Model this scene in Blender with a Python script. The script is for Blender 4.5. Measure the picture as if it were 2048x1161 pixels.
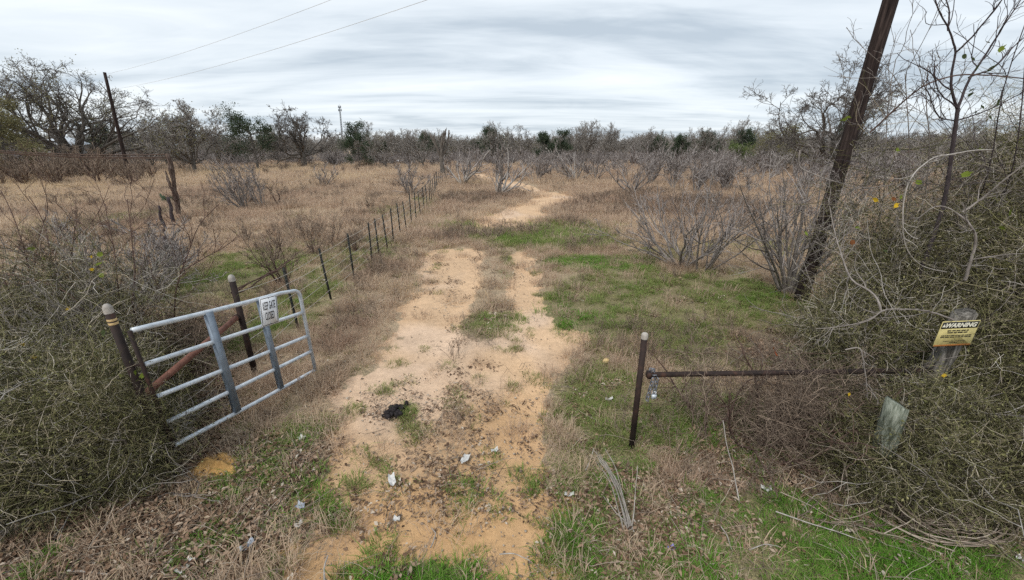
import bpy, bmesh, math
import numpy as np
from mathutils import Vector, Matrix, Euler

for o in list(bpy.data.objects):
    bpy.data.objects.remove(o)
SC = bpy.context.scene
COL = SC.collection

# ------------------------------------------------------------------ camera
CAM_H, F_PX, PITCH = 3.3, 780.0, math.radians(20.4)      # focal length in pixels of a 2048 wide frame
cam_d = bpy.data.cameras.new('camera')
cam_d.sensor_width = 36.0
cam_d.lens = F_PX / 2048 * 36.0
cam_d.clip_start, cam_d.clip_end = 0.05, 8000
cam = bpy.data.objects.new('camera', cam_d)
COL.objects.link(cam)
cam.location = (0, 0, CAM_H)
cam.rotation_euler = (math.pi / 2 - PITCH, 0, 0)
SC.camera = cam

# ------------------------------------------------------------------ sky, sun, exposure
SUN_EL, SUN_AZ = math.radians(52), math.radians(215)      # azimuth clockwise from +Y (view direction)
W = bpy.data.worlds.new('World')
SC.world = W
W.use_nodes = True
wt = W.node_tree
wt.nodes.clear()
def wn(t, **k):
    n = wt.nodes.new(t)
    for a, b in k.items():
        setattr(n, a, b)
    return n
def wmath(op, a, b=None):
    n = wn('ShaderNodeMath', operation=op)
    for i, v in enumerate((a, b)):
        if v is None: continue
        if isinstance(v, (int, float)): n.inputs[i].default_value = v
        else: wt.links.new(v, n.inputs[i])
    return n.outputs[0]
sky = wn('ShaderNodeTexSky', sky_type='NISHITA')
sky.sun_disc = False
sky.sun_elevation, sky.sun_rotation = SUN_EL, SUN_AZ
tc = wn('ShaderNodeTexCoord')
sep = wn('ShaderNodeSeparateXYZ')
wt.links.new(tc.outputs['Generated'], sep.inputs[0])
zz = wmath('ADD', wmath('MAXIMUM', sep.outputs[2], 0.0), 0.10)
u = wmath('DIVIDE', sep.outputs[0], zz)
v = wmath('DIVIDE', sep.outputs[1], zz)
def layer(su, sv, off, detail, rough, dist):
    c = wn('ShaderNodeCombineXYZ')
    wt.links.new(wmath('MULTIPLY', u, su), c.inputs[0])
    wt.links.new(wmath('MULTIPLY', v, sv), c.inputs[1])
    c.inputs[2].default_value = off
    n = wn('ShaderNodeTexNoise')
    n.inputs['Scale'].default_value = 1.0
    n.inputs['Detail'].default_value = detail
    n.inputs['Roughness'].default_value = rough
    n.inputs['Distortion'].default_value = dist
    wt.links.new(c.outputs[0], n.inputs['Vector'])
    return n.outputs['Fac']
big = layer(0.24, 0.72, 5.3, 7.0, 0.50, 0.6)
fine = layer(0.8, 2.0, 9.1, 6.0, 0.6, 1.0)
mixn = wmath('ADD', wmath('MULTIPLY', big, 0.80), wmath('MULTIPLY', fine, 0.20))
cr = wn('ShaderNodeValToRGB')
wt.links.new(mixn, cr.inputs[0])
e = cr.color_ramp.elements
e[0].position, e[0].color = 0.40, (3.35, 3.85, 4.35, 1)
e[1].position, e[1].color = 0.67, (6.4, 6.7, 6.85, 1)
e2 = e.new(0.51); e2.color = (4.9, 5.35, 5.75, 1)
mx = wn('ShaderNodeMixRGB')
mx.inputs[0].default_value = 0.94
wt.links.new(sky.outputs[0], mx.inputs[1])
wt.links.new(cr.outputs[0], mx.inputs[2])
bg = wn('ShaderNodeBackground')
bg.inputs['Strength'].default_value = 0.1
wt.links.new(mx.outputs[0], bg.inputs['Color'])
wo = wn('ShaderNodeOutputWorld')
wt.links.new(bg.outputs[0], wo.inputs['Surface'])

sun_d = bpy.data.lights.new('sun', 'SUN')
sun_d.energy, sun_d.angle, sun_d.color = 1.5, math.radians(14), (1.0, 0.955, 0.89)
sun = bpy.data.objects.new('sun', sun_d)
COL.objects.link(sun)
_sd = Vector((math.sin(SUN_AZ) * math.cos(SUN_EL), math.cos(SUN_AZ) * math.cos(SUN_EL), math.sin(SUN_EL)))
sun.rotation_euler = _sd.to_track_quat('Z', 'Y').to_euler()
SC.view_settings.view_transform = 'Standard'
SC.view_settings.look = 'None'
SC.view_settings.exposure = 0.75
SC.view_settings.gamma = 1.0
SC.view_settings.use_curve_mapping = False
SC.render.engine = 'CYCLES'
SC.cycles.max_bounces = 3
SC.cycles.diffuse_bounces = 2
SC.cycles.transmission_bounces = 2
SC.cycles.adaptive_threshold = 0.02
SC.cycles.transparent_max_bounces = 4
SC.cycles.use_adaptive_sampling = True
SC.cycles.use_denoising = False

# ------------------------------------------------------------------ pixel <-> ground
CP, SP = math.cos(PITCH), math.sin(PITCH)
def ray(px, py):
    a, b = (px - 1024) / F_PX, (py - 580.5) / F_PX
    return a, CP - b * SP, -(SP + b * CP)              # x, y, z per unit depth
def G(px, py, z=0.0):
    """ground point seen at a pixel of the 2048x1161 photograph"""
    a, f, d = ray(px, py)
    t = (CAM_H - z) / -d
    return np.array([a * t, f * t, z])
def AT(px, py, D):
    """point at distance D ahead seen at a pixel"""
    a, f, d = ray(px, py)
    t = D / f
    return np.array([a * t, D, CAM_H + d * t])

# ------------------------------------------------------------------ noise
def _hash(ix, iy, seed):
    h = (ix.astype(np.int64) * 374761393 + iy.astype(np.int64) * 668265263 + seed * 974634777) & 0xffffffff
    h = ((h ^ (h >> 13)) * 1274126177) & 0xffffffff
    h = h ^ (h >> 16)
    return (h & 0xffffff) / float(0xffffff)
def vnoise(x, y, seed=0):
    ix, iy = np.floor(x), np.floor(y)
    fx, fy = x - ix, y - iy
    fx, fy = fx * fx * (3 - 2 * fx), fy * fy * (3 - 2 * fy)
    a, b = _hash(ix, iy, seed), _hash(ix + 1, iy, seed)
    c, d = _hash(ix, iy + 1, seed), _hash(ix + 1, iy + 1, seed)
    return (a * (1 - fx) + b * fx) * (1 - fy) + (c * (1 - fx) + d * fx) * fy
def fbm(x, y, scale, seed=0, octv=4):
    x, y = np.asarray(x, float) / scale, np.asarray(y, float) / scale
    s, amp, tot = 0, 1.0, 0
    for k in range(octv):
        s = s + amp * vnoise(x * 2 ** k + 17.3 * k, y * 2 ** k - 9.1 * k, seed + k)
        tot += amp
        amp *= 0.5
    return s / tot
def sstep(a, b, x):
    t = np.clip((x - a) / (b - a), 0, 1)
    return t * t * (3 - 2 * t)

# ------------------------------------------------------------------ mesh helpers
def mk_mesh(name, V, faces, mats=(), smooth=False, midx=None, attrs=None):
    """faces: list of int arrays (M,3) or (M,4)"""
    V = np.asarray(V, np.float32)
    if not isinstance(faces, (list, tuple)): faces = [faces]
    faces = [np.asarray(f, np.int32) for f in faces if len(f)]
    me = bpy.data.meshes.new(name)
    me.vertices.add(len(V))
    me.vertices.foreach_set('co', V.ravel())
    if faces:
        loops = np.concatenate([f.ravel() for f in faces])
        sizes = np.concatenate([np.full(len(f), f.shape[1], np.int32) for f in faces])
        starts = np.concatenate([[0], np.cumsum(sizes)[:-1]]).astype(np.int32)
        me.loops.add(len(loops))
        me.loops.foreach_set('vertex_index', loops)
        me.polygons.add(len(sizes))
        me.polygons.foreach_set('loop_start', starts)
        me.polygons.foreach_set('loop_total', sizes)
        if smooth: me.polygons.foreach_set('use_smooth', np.ones(len(sizes), bool))
        if midx is not None: me.polygons.foreach_set('material_index', np.asarray(midx, np.int32))
    for k, a in (attrs or {}).items():
        a = np.asarray(a, np.float32)
        if a.ndim == 1:
            me.attributes.new(k, 'FLOAT', 'POINT').data.foreach_set('value', a)
        else:
            me.attributes.new(k, 'FLOAT_COLOR', 'POINT').data.foreach_set('color', a.ravel())
    for m in mats: me.materials.append(m)
    me.update()
    me.validate()
    return me
def link(name, me, parent=None, loc=(0, 0, 0), rot=(0, 0, 0)):
    o = bpy.data.objects.new(name, me)
    COL.objects.link(o)
    o.location, o.rotation_euler = loc, rot
    o.parent = parent
    return o
def tag(o, label=None, cat=None, group=None, kind=None):
    if label: o['label'] = label
    if cat: o['category'] = cat
    if group: o['group'] = group
    if kind: o['kind'] = kind
    return o
def empty(name, loc, label, cat, group=None, rz=0):
    o = bpy.data.objects.new(name, None)
    COL.objects.link(o)
    o.location, o.rotation_euler = loc, (0, 0, rz)
    o.empty_display_size = 0.1
    return tag(o, label, cat, group)
def dup(root, loc, rz=0, s=(1, 1, 1), label=None, group=None):
    r = root.copy(); COL.objects.link(r)
    r.location, r.rotation_euler, r.scale = loc, (0, 0, rz), s
    if label: r['label'] = label
    if group: r['group'] = group
    for ch in [c for c in root.children]:
        c = ch.copy(); COL.objects.link(c); c.parent = r
        for g in ch.children:
            d = g.copy(); COL.objects.link(d); d.parent = c
    return r
def nrm(a):
    return a / np.maximum(np.linalg.norm(a, axis=-1, keepdims=True), 1e-9)
def tubes(P, R, S=4, cap=False):
    """P (N,K,3) polylines, R (N,K) radii -> verts, [faces], index of polyline per vertex"""
    P, R = np.asarray(P, float), np.asarray(R, float)
    if P.ndim == 2: P, R = P[None], np.broadcast_to(R, (1, P.shape[0]))
    N, K, _ = P.shape
    T = nrm(np.gradient(P, axis=1))
    ref = np.where(np.abs(T[..., 2:3]) > 0.8, np.array([1.0, 0.13, 0.07]), np.array([0.11, 0.07, 1.0]))
    mid = ref[:, K // 2:K // 2 + 1]
    ref = np.broadcast_to(mid, T.shape)
    n = nrm(np.cross(T, ref)); b = np.cross(T, n)
    a = np.arange(S) * 2 * math.pi / S
    ring = n[:, :, None, :] * np.cos(a)[:, None] + b[:, :, None, :] * np.sin(a)[:, None]
    V = (P[:, :, None, :] + ring * R[:, :, None, None]).reshape(-1, 3)
    i = np.arange(N)[:, None, None] * K * S
    k = np.arange(K - 1)[None, :, None] * S
    s = np.arange(S)[None, None, :]
    s2 = (s + 1) % S
    Q = np.stack([i + k + s, i + k + s2, i + k + S + s2, i + k + S + s], -1).reshape(-1, 4)
    F = [Q]
    if cap:
        for kk, rev in ((0, True), (K - 1, False)):
            c = np.arange(S)[None, :] + np.arange(N)[:, None] * K * S + kk * S
            if rev: c = c[:, ::-1]
            F.append(c)
    return V, F, np.repeat(np.arange(N), K * S)
def join(parts):
    """[(V,[F],...)] -> V, [F]"""
    Vs, by, off = [], {}, 0
    for p in parts:
        V, F = p[0], p[1]
        Vs.append(V)
        for f in F:
            by.setdefault(f.shape[1], []).append(f + off)
        off += len(V)
    return np.concatenate(Vs), [np.concatenate(v) for v in by.values()]
def box(c, s, rot=None):
    c, s = np.asarray(c, float), np.asarray(s, float) / 2
    V = np.array([[x, y, z] for x in (-1, 1) for y in (-1, 1) for z in (-1, 1)]) * s
    if rot is not None: V = V @ np.array(rot).T
    F = np.array([[0, 1, 3, 2], [4, 6, 7, 5], [0, 4, 5, 1], [2, 3, 7, 6], [0, 2, 6, 4], [1, 5, 7, 3]])
    return V + c, [F]
def lathe(prof, S=16, c=(0, 0, 0)):
    prof = np.asarray(prof, float)
    a = np.arange(S) * 2 * math.pi / S
    V = np.stack([prof[:, None, 0] * np.cos(a), prof[:, None, 0] * np.sin(a), np.broadcast_to(prof[:, None, 1], (len(prof), S))], -1).reshape(-1, 3) + np.asarray(c)
    k = np.arange(len(prof) - 1)[:, None] * S; s = np.arange(S)[None]; s2 = (s + 1) % S
    return V, [np.stack([k + s, k + s2, k + S + s2, k + S + s], -1).reshape(-1, 4)]

# ------------------------------------------------------------------ branching
def walk(r, B, D, L, K, wig, up):
    N = len(B)
    P = np.zeros((N, K, 3)); P[:, 0] = B
    d = nrm(D)
    seg = (np.asarray(L) / (K - 1))[:, None]
    for k in range(1, K):
        d = nrm(d + r.normal(0, wig, (N, 3)) + np.array([0, 0, up]))
        P[:, k] = P[:, k - 1] + d * seg
    return P
def spawn(r, lev, n, t0, t1, a0, a1, lr, rr, K, wig, up, rmin=0.0, taper=0.35, flat=0.0):
    P, R, L = lev
    N, KP, _ = P.shape
    t = r.uniform(t0, t1, (N, n)).ravel()
    pi = np.repeat(np.arange(N), n)
    x = t * (KP - 1); i0 = np.minimum(x.astype(int), KP - 2); f = (x - i0)[:, None]
    B = P[pi, i0] * (1 - f) + P[pi, i0 + 1] * f
    T = nrm(P[pi, i0 + 1] - P[pi, i0])
    rnd = r.normal(0, 1, (N * n, 3)); rnd[:, 2] *= (1 - flat)
    perp = nrm(rnd - (rnd * T).sum(1, keepdims=True) * T)
    a = r.uniform(a0, a1, N * n)[:, None]
    D = T * np.cos(a) + perp * np.sin(a)
    Lc = L[pi] * lr * r.uniform(0.6, 1.25, N * n) * (1.15 - 0.5 * t)
    Rb = np.maximum((R[pi, i0] * (1 - f[:, 0]) + R[pi, i0 + 1] * f[:, 0]) * rr, rmin)
    Pc = walk(r, B, D, Lc, K, wig, up)
    Rc = np.maximum(Rb[:, None] * np.linspace(1, taper, K)[None], rmin * 0.7)
    return Pc, Rc, Lc
def trunk_level(r, B, D, L, R0, K, wig, up, taper=0.4):
    B, D, L = np.atleast_2d(B).astype(float), np.atleast_2d(D).astype(float), np.atleast_1d(L).astype(float)
    P = walk(r, B, D, L, K, wig, up)
    R = np.broadcast_to(np.atleast_1d(R0)[:, None], (len(B), 1)) * np.linspace(1, taper, K)[None]
    return P, R, L
def leveltubes(levs, sides):
    return [tubes(l[0], l[1], s) for l, s in zip(levs, sides)]
# ------------------------------------------------------------------ materials
class NT:
    def __init__(s, name):
        s.m = bpy.data.materials.new(name); s.m.use_nodes = True
        s.t = s.m.node_tree; s.t.nodes.clear()
    def n(s, typ, ins=None, **k):
        nd = s.t.nodes.new(typ)
        for a, b in k.items(): setattr(nd, a, b)
        for a, b in (ins or {}).items():
            if isinstance(b, bpy.types.NodeSocket): s.t.links.new(b, nd.inputs[a])
            else: nd.inputs[a].default_value = b
        return nd
    def ramp(s, fac, stops):
        nd = s.n('ShaderNodeValToRGB', {0: fac})
        el = nd.color_ramp.elements
        el[0].position, el[0].color = stops[0][0], (*stops[0][1], 1)
        el[1].position, el[1].color = stops[-1][0], (*stops[-1][1], 1)
        for p, c in stops[1:-1]:
            x = el.new(p); x.color = (*c, 1)
        return nd.outputs[0]
    def noise(s, scale, detail=4, rough=0.55, vec=None, dist=0.0):
        nd = s.n('ShaderNodeTexNoise', {'Scale': scale, 'Detail': detail, 'Roughness': rough, 'Distortion': dist})
        if vec is not None: s.t.links.new(vec, nd.inputs['Vector'])
        return nd.outputs['Fac']
    def attr(s, name, typ='GEOMETRY', out='Fac'):
        return s.n('ShaderNodeAttribute', attribute_name=name, attribute_type=typ).outputs[out]
    def mix(s, fac, a, b, mode='MIX'):
        return s.n('ShaderNodeMixRGB', {0: fac, 1: a, 2: b}, blend_type=mode).outputs[0]
    def math(s, op, a, b=0.0, clamp=False):
        return s.n('ShaderNodeMath', {0: a, 1: b}, operation=op, use_clamp=clamp).outputs[0]
    def obj(s, scale=None):
        o = s.n('ShaderNodeTexCoord').outputs['Object']
        if scale is not None:
            o = s.n('ShaderNodeMapping', {'Vector': o, 'Scale': scale}).outputs[0]
        return o
    def out(s, sh):
        s.n('ShaderNodeOutputMaterial', {'Surface': sh})
        return s.m
    def pbr(s, col, rough=0.85, metal=0.0, bump=None, bstr=0.4, bdist=0.01, spec=0.25):
        ins = {'Base Color': col, 'Roughness': rough, 'Metallic': metal, 'Specular IOR Level': spec}
        if bump is not None:
            ins['Normal'] = s.n('ShaderNodeBump', {'Height': bump, 'Strength': bstr, 'Distance': bdist}).outputs[0]
        return s.out(s.n('ShaderNodeBsdfPrincipled', ins).outputs[0])

def plain(name, col, rough=0.8, metal=0.0, var=0.25, scale=8.0, bstr=0.3):
    s = NT(name)
    nz = s.noise(scale, 5, 0.6, s.obj())
    c = s.ramp(nz, [(0.25, tuple(x * (1 - var) for x in col)), (0.75, tuple(min(1, x * (1 + var)) for x in col))])
    return s.pbr(c, rough, metal, nz, bstr, 0.01)

def m_ground():
    s = NT('ground_soil')
    co = s.obj()
    soil = s.attr('Col', out='Color')
    sandc = s.attr('Col2', out='Color')
    sand = s.attr('sand')
    n1 = s.noise(1.3, 6, 0.6, co)
    n2 = s.noise(11.0, 6, 0.65, co)
    n3 = s.noise(55.0, 4, 0.7, co)
    n4 = s.noise(20.0, 5, 0.7, co)
    edge = s.math('ADD', sand, s.math('MULTIPLY', s.math('SUBTRACT', n4, 0.5), 0.9))
    sm = s.n('ShaderNodeMapRange', {'Value': edge, 'From Min': 0.40, 'From Max': 0.60}, interpolation_type='SMOOTHSTEP').outputs[0]
    # bare earth between the stems is broken into clods and matted straw
    strw = s.ramp(s.noise(38.0, 6, 0.75, s.obj((1.0, 1.0, 1.0)), 1.5), [(0.36, (0.35, 0.35, 0.35)), (0.5, (0.9, 0.9, 0.9)), (0.64, (1.75, 1.7, 1.6))])
    soil = s.mix(1.0, soil, strw, 'MULTIPLY')
    col = s.mix(sm, soil, sandc)
    k = s.math('ADD', s.math('MULTIPLY', n1, 0.5), s.math('MULTIPLY', n2, 0.7))
    f = s.math('ADD', k, 0.42)
    c = s.mix(1.0, col, s.n('ShaderNodeCombineColor', {0: f, 1: f, 2: f}).outputs[0], 'MULTIPLY')
    # bits of litter and grit lying in the soil
    sp = s.ramp(n3, [(0.60, (0, 0, 0)), (0.66, (1, 1, 1))])
    c = s.mix(s.math('MULTIPLY', sp, 0.45), c, (0.09, 0.06, 0.04, 1))
    sp2 = s.ramp(s.noise(70.0, 3, 0.6, s.obj((1, 1, 1.7))), [(0.66, (0, 0, 0)), (0.71, (1, 1, 1))])
    c = s.mix(s.math('MULTIPLY', sp2, 0.35), c, (0.52, 0.44, 0.34, 1))
    h = s.math('ADD', s.math('MULTIPLY', n2, 0.8), s.math('MULTIPLY', n3, 0.35))
    return s.pbr(c, 0.95, 0, h, 0.55, 0.05, 0.1)
def m_grass(name, stops, root, trans=0.35, hk=0.75):
    s = NT(name)
    tint = s.attr('tint', 'INSTANCER')
    rnd = s.attr('rnd')
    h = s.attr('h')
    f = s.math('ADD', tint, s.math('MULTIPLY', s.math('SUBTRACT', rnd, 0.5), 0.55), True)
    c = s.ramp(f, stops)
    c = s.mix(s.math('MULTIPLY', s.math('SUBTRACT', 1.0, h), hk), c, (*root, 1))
    d = s.n('ShaderNodeBsdfDiffuse', {'Color': c})
    t = s.n('ShaderNodeBsdfTranslucent', {'Color': c})
    return s.out(s.n('ShaderNodeMixShader', {0: trans, 1: d.outputs[0], 2: t.outputs[0]}).outputs[0])
def m_twig(name, stops, spread=0.8):
    """thin wood: per-stem colour from the attribute rnd, shifted by the instance's tint"""
    s = NT(name)
    f = s.math('ADD', s.math('MULTIPLY', s.attr('rnd'), spread), s.attr('tint', 'INSTANCER'), True)
    c = s.ramp(f, stops)
    return s.out(s.n('ShaderNodeBsdfDiffuse', {'Color': c}).outputs[0])
def m_bark(name, stops, scale=(6, 6, 1.6), bstr=0.6):
    s = NT(name)
    nz = s.noise(3.0, 6, 0.65, s.obj(scale))
    c = s.ramp(nz, stops)
    return s.pbr(c, 0.95, 0, nz, bstr, 0.02, 0.1)
def m_leaf(name, c1, c2):
    s = NT(name)
    c = s.mix(s.noise(30, 3, 0.6, s.obj()), (*c1, 1), (*c2, 1))
    d = s.n('ShaderNodeBsdfDiffuse', {'Color': c})
    t = s.n('ShaderNodeBsdfTranslucent', {'Color': c})
    return s.out(s.n('ShaderNodeMixShader', {0: 0.4, 1: d.outputs[0], 2: t.outputs[0]}).outputs[0])
def m_rust(name, stops, metal=0.15, scale=9.0):
    s = NT(name)
    nz = s.noise(scale, 7, 0.7, s.obj((1, 1, 0.5)))
    return s.pbr(s.ramp(nz, stops), 0.75, metal, nz, 0.35, 0.006, 0.3)
def m_galv(name, rust=0.62):
    s = NT(name)
    co = s.obj()
    nz = s.noise(14, 6, 0.65, co)
    c = s.ramp(nz, [(0.3, (0.40, 0.45, 0.50)), (0.55, (0.56, 0.60, 0.645)), (0.75, (0.68, 0.71, 0.74))])
    r = s.ramp(s.noise(4.3, 7, 0.75, co), [(rust, (0, 0, 0)), (rust + 0.05, (1, 1, 1))])
    c = s.mix(r, c, (0.17, 0.075, 0.035, 1))
    return s.pbr(c, 0.5, 0.25, nz, 0.12, 0.004, 0.4)

MT = dict(
    ground=m_ground(),
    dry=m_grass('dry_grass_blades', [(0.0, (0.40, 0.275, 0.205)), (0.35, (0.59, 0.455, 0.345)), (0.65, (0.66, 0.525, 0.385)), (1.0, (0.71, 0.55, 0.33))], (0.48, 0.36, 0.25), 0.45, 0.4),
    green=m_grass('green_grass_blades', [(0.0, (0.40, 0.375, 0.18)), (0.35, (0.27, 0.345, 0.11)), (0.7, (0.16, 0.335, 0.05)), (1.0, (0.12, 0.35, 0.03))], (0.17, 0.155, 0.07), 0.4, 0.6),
    weed=m_twig('dead_weed_stems', [(0.0, (0.10, 0.075, 0.06)), (0.5, (0.27, 0.21, 0.165)), (0.8, (0.40, 0.31, 0.235)), (1.0, (0.52, 0.41, 0.29))]),
    litter=m_twig('fallen_leaves', [(0.0, (0.08, 0.05, 0.035)), (0.35, (0.18, 0.115, 0.075)), (0.65, (0.29, 0.20, 0.14)), (0.9, (0.36, 0.28, 0.21)), (1.0, (0.46, 0.40, 0.33))], .95),
    stick=m_twig('fallen_sticks', [(0.0, (0.08, 0.06, 0.05)), (0.6, (0.24, 0.19, 0.15)), (1.0, (0.46, 0.40, 0.33))], 1.0),
    tangle=m_twig('thicket_twigs', [(0.0, (0.05, 0.045, 0.03)), (0.25, (0.135, 0.138, 0.058)), (0.5, (0.25, 0.232, 0.115)), (0.7, (0.38, 0.32, 0.23)), (0.87, (0.52, 0.47, 0.39)), (1.0, (0.70, 0.65, 0.58))], 1.15),
    brush=m_twig('grey_brush_twigs', [(0.0, (0.095, 0.08, 0.074)), (0.5, (0.235, 0.205, 0.192)), (1.0, (0.46, 0.42, 0.40))], 1.0),
    oak=m_bark('oak_bark', [(0.3, (0.055, 0.047, 0.04)), (0.55, (0.15, 0.132, 0.115)), (0.75, (0.28, 0.255, 0.23))]),
    oaktwig=m_twig('oak_twigs_hazed', [(0.0, (0.10, 0.09, 0.08)), (0.5, (0.235, 0.212, 0.19)), (1.0, (0.42, 0.39, 0.36))], 1.0),  # twig colour lightened to grey, standing in for haze over the far trees
    oakdark=m_twig('dark_oak_twigs', [(0.0, (0.05, 0.044, 0.04)), (0.5, (0.125, 0.112, 0.102)), (1.0, (0.25, 0.23, 0.21))], 1.0),
    pale=m_bark('pale_branch_bark', [(0.3, (0.20, 0.18, 0.16)), (0.6, (0.40, 0.37, 0.34)), (0.8, (0.58, 0.55, 0.51))]),
    brownb=m_bark('brown_branch_bark', [(0.3, (0.055, 0.035, 0.03)), (0.6, (0.13, 0.085, 0.07)), (0.8, (0.24, 0.17, 0.14))]),
    darkb=m_bark('dark_branch_bark', [(0.3, (0.035, 0.028, 0.03)), (0.6, (0.085, 0.07, 0.075)), (0.8, (0.17, 0.14, 0.14))]),
    greyb=m_bark('grey_stem_bark', [(0.3, (0.12, 0.105, 0.095)), (0.6, (0.26, 0.232, 0.212)), (0.8, (0.43, 0.39, 0.36))]),
    juniper=m_leaf('juniper_foliage_hazed', (0.048, 0.068, 0.046), (0.10, 0.125, 0.075)),  # green lifted a little towards grey, distance haze mixed into the colour
    olive=m_leaf('olive_foliage', (0.17, 0.155, 0.085), (0.28, 0.26, 0.14)),
    bushgreen=m_leaf('pale_green_foliage', (0.10, 0.13, 0.05), (0.20, 0.24, 0.10)),
    leafgreen=m_leaf('leaf_green', (0.12, 0.18, 0.03), (0.27, 0.32, 0.06)),
    leafdark=m_leaf('leaf_dark_green', (0.04, 0.06, 0.03), (0.10, 0.12, 0.05)),
    leafyellow=m_leaf('leaf_yellow', (0.62, 0.42, 0.02), (0.75, 0.50, 0.06)),
    leafred=m_leaf('leaf_red_brown', (0.30, 0.07, 0.03), (0.42, 0.10, 0.04)),
    leafbrown=m_leaf('leaf_brown', (0.16, 0.06, 0.03), (0.28, 0.12, 0.05)),
    galv=m_galv('galvanised_tube', 0.655),
    galvrust=m_galv('galvanised_tube_rusted', 0.585),
    strap=plain('galvanised_strap', (0.20, 0.24, 0.29), 0.5, 0.3, 0.2, 12),
    rustdark=m_rust('dark_rusted_pipe', [(0.3, (0.012, 0.009, 0.009)), (0.55, (0.032, 0.02, 0.017)), (0.78, (0.11, 0.05, 0.033))]),
    rustred=m_rust('red_rusted_pipe', [(0.3, (0.09, 0.042, 0.03)), (0.55, (0.19, 0.085, 0.06)), (0.78, (0.30, 0.16, 0.12))]),
    concrete=plain('concrete_cap', (0.34, 0.315, 0.285), 0.95, 0, 0.35, 25, 0.6),
    tpost=m_rust('painted_steel_post', [(0.3, (0.012, 0.014, 0.012)), (0.6, (0.03, 0.032, 0.03)), (0.8, (0.07, 0.055, 0.045))], 0.0, 20),
    wire=plain('wire_steel', (0.48, 0.44, 0.38), 0.6, 0.3, 0.4, 30, 0.0),
    wirerust=plain('wire_rusty', (0.10, 0.065, 0.05), 0.8, 0.2, 0.4, 30, 0.0),
    pole=m_bark('creosote_pole_wood', [(0.32, (0.010, 0.0075, 0.0075)), (0.5, (0.032, 0.023, 0.021)), (0.68, (0.075, 0.055, 0.049))], (9, 9, 0.6), 0.7),
    oldwood=m_bark('weathered_post_wood', [(0.36, (0.04, 0.037, 0.032)), (0.5, (0.13, 0.12, 0.105)), (0.66, (0.27, 0.25, 0.225))], (14, 14, 1.2), 0.8),
    mosswood=m_bark('mossy_post_wood', [(0.36, (0.07, 0.08, 0.06)), (0.5, (0.18, 0.20, 0.16)), (0.66, (0.33, 0.35, 0.30))], (14, 14, 1.5), 0.8),
    redwood=m_bark('brown_post_wood', [(0.3, (0.03, 0.02, 0.017)), (0.5, (0.085, 0.058, 0.046)), (0.68, (0.30, 0.245, 0.21))], (14, 14, 1.2), 0.8),
    signwhite=plain('sign_white_enamel', (0.76, 0.78, 0.81), 0.45, 0, 0.08, 6, 0.0),
    signyellow=plain('sign_yellow_enamel', (0.50, 0.43, 0.185), 0.6, 0, 0.25, 14, 0.0),
    signblack=plain('sign_black_print', (0.012, 0.012, 0.014), 0.5, 0, 0.2, 9, 0.0),
    signcream=plain('sign_cream_print', (0.74, 0.72, 0.60), 0.5, 0, 0.1, 9, 0.0),
    signgreen=plain('sign_green_print', (0.03, 0.08, 0.03), 0.5, 0, 0.1, 9, 0.0),
    signrust=plain('sign_rusty_edge', (0.30, 0.12, 0.03), 0.7, 0, 0.3, 30, 0.1),
    tape=plain('yellow_tape', (0.55, 0.40, 0.20), 0.6, 0, 0.3, 60, 0.1),
    paper=plain('dirty_white_paper', (0.52, 0.51, 0.49), 0.8, 0, 0.35, 40, 0.2),
    bluepaper=plain('blue_wrapper', (0.22, 0.22, 0.62), 0.5, 0, 0.3, 30, 0.2),
    greyplastic=plain('grey_plastic', (0.30, 0.33, 0.38), 0.4, 0, 0.3, 20, 0.2),
    dung=plain('dark_clods', (0.020, 0.016, 0.017), 0.7, 0, 0.6, 40, 0.8),
    orangesand=plain('orange_sand', (0.40, 0.235, 0.085), 0.95, 0, 0.4, 14, 0.9),
    cactus=plain('cactus_skin', (0.045, 0.07, 0.04), 0.7, 0, 0.35, 12, 0.2),
    roofmetal=plain('pale_sheet_metal', (0.62, 0.65, 0.68), 0.45, 0.2, 0.1, 2, 0.0),
    wallgrey=plain('grey_boards', (0.20, 0.19, 0.18), 0.9, 0, 0.2, 3, 0.2),
    steel=plain('tower_steel', (0.22, 0.24, 0.26), 0.5, 0.3, 0.1, 2, 0.0),
    porcelain=plain('porcelain', (0.50, 0.52, 0.53), 0.3, 0, 0.1, 5, 0.0),
    chain=plain('chain_steel', (0.20, 0.21, 0.24), 0.45, 0.5, 0.4, 40, 0.0),
)
# ------------------------------------------------------------------ where the sand, the green and the dead cover lie
def _edge(tbl):
    p = np.array([G(x, r)[:2] for r, x in tbl])
    o = np.argsort(p[:, 1])
    return p[o, 1], p[o, 0]
ROWS = [1400, 1161, 1080, 1000, 950, 900, 850, 800, 750, 700, 675, 650, 630, 600, 570, 540, 520, 503]
LX = [480, 575, 575, 590, 625, 655, 672, 690, 712, 742, 765, 785, 795, 805, 835, 845, 840, 850]
RX = [1230, 1150, 1130, 1110, 1110, 1120, 1132, 1125, 1132, 1165, 1200, 1105, 1090, 1085, 1080, 1075, 1080, 1070]
EL, ER = _edge(list(zip(ROWS, LX))), _edge(list(zip(ROWS, RX)))
CROWS = [1400, 1161, 1060, 980, 930, 880, 820, 760, 700, 650, 600, 560, 530]
CC = [880, 875, 870, 880, 905, 905, 920, 930, 945, 965, 980, 988, 990]
CWD = [200, 140, 120, 110, 75, 48, 55, 55, 60, 75, 42, 34, 30]
CM = _edge(list(zip(CROWS, CC)))
CW = [(G(c + w, r)[0] - G(c, r)[0]) for r, c, w in zip(CROWS, CC, CWD)][::-1]
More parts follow.
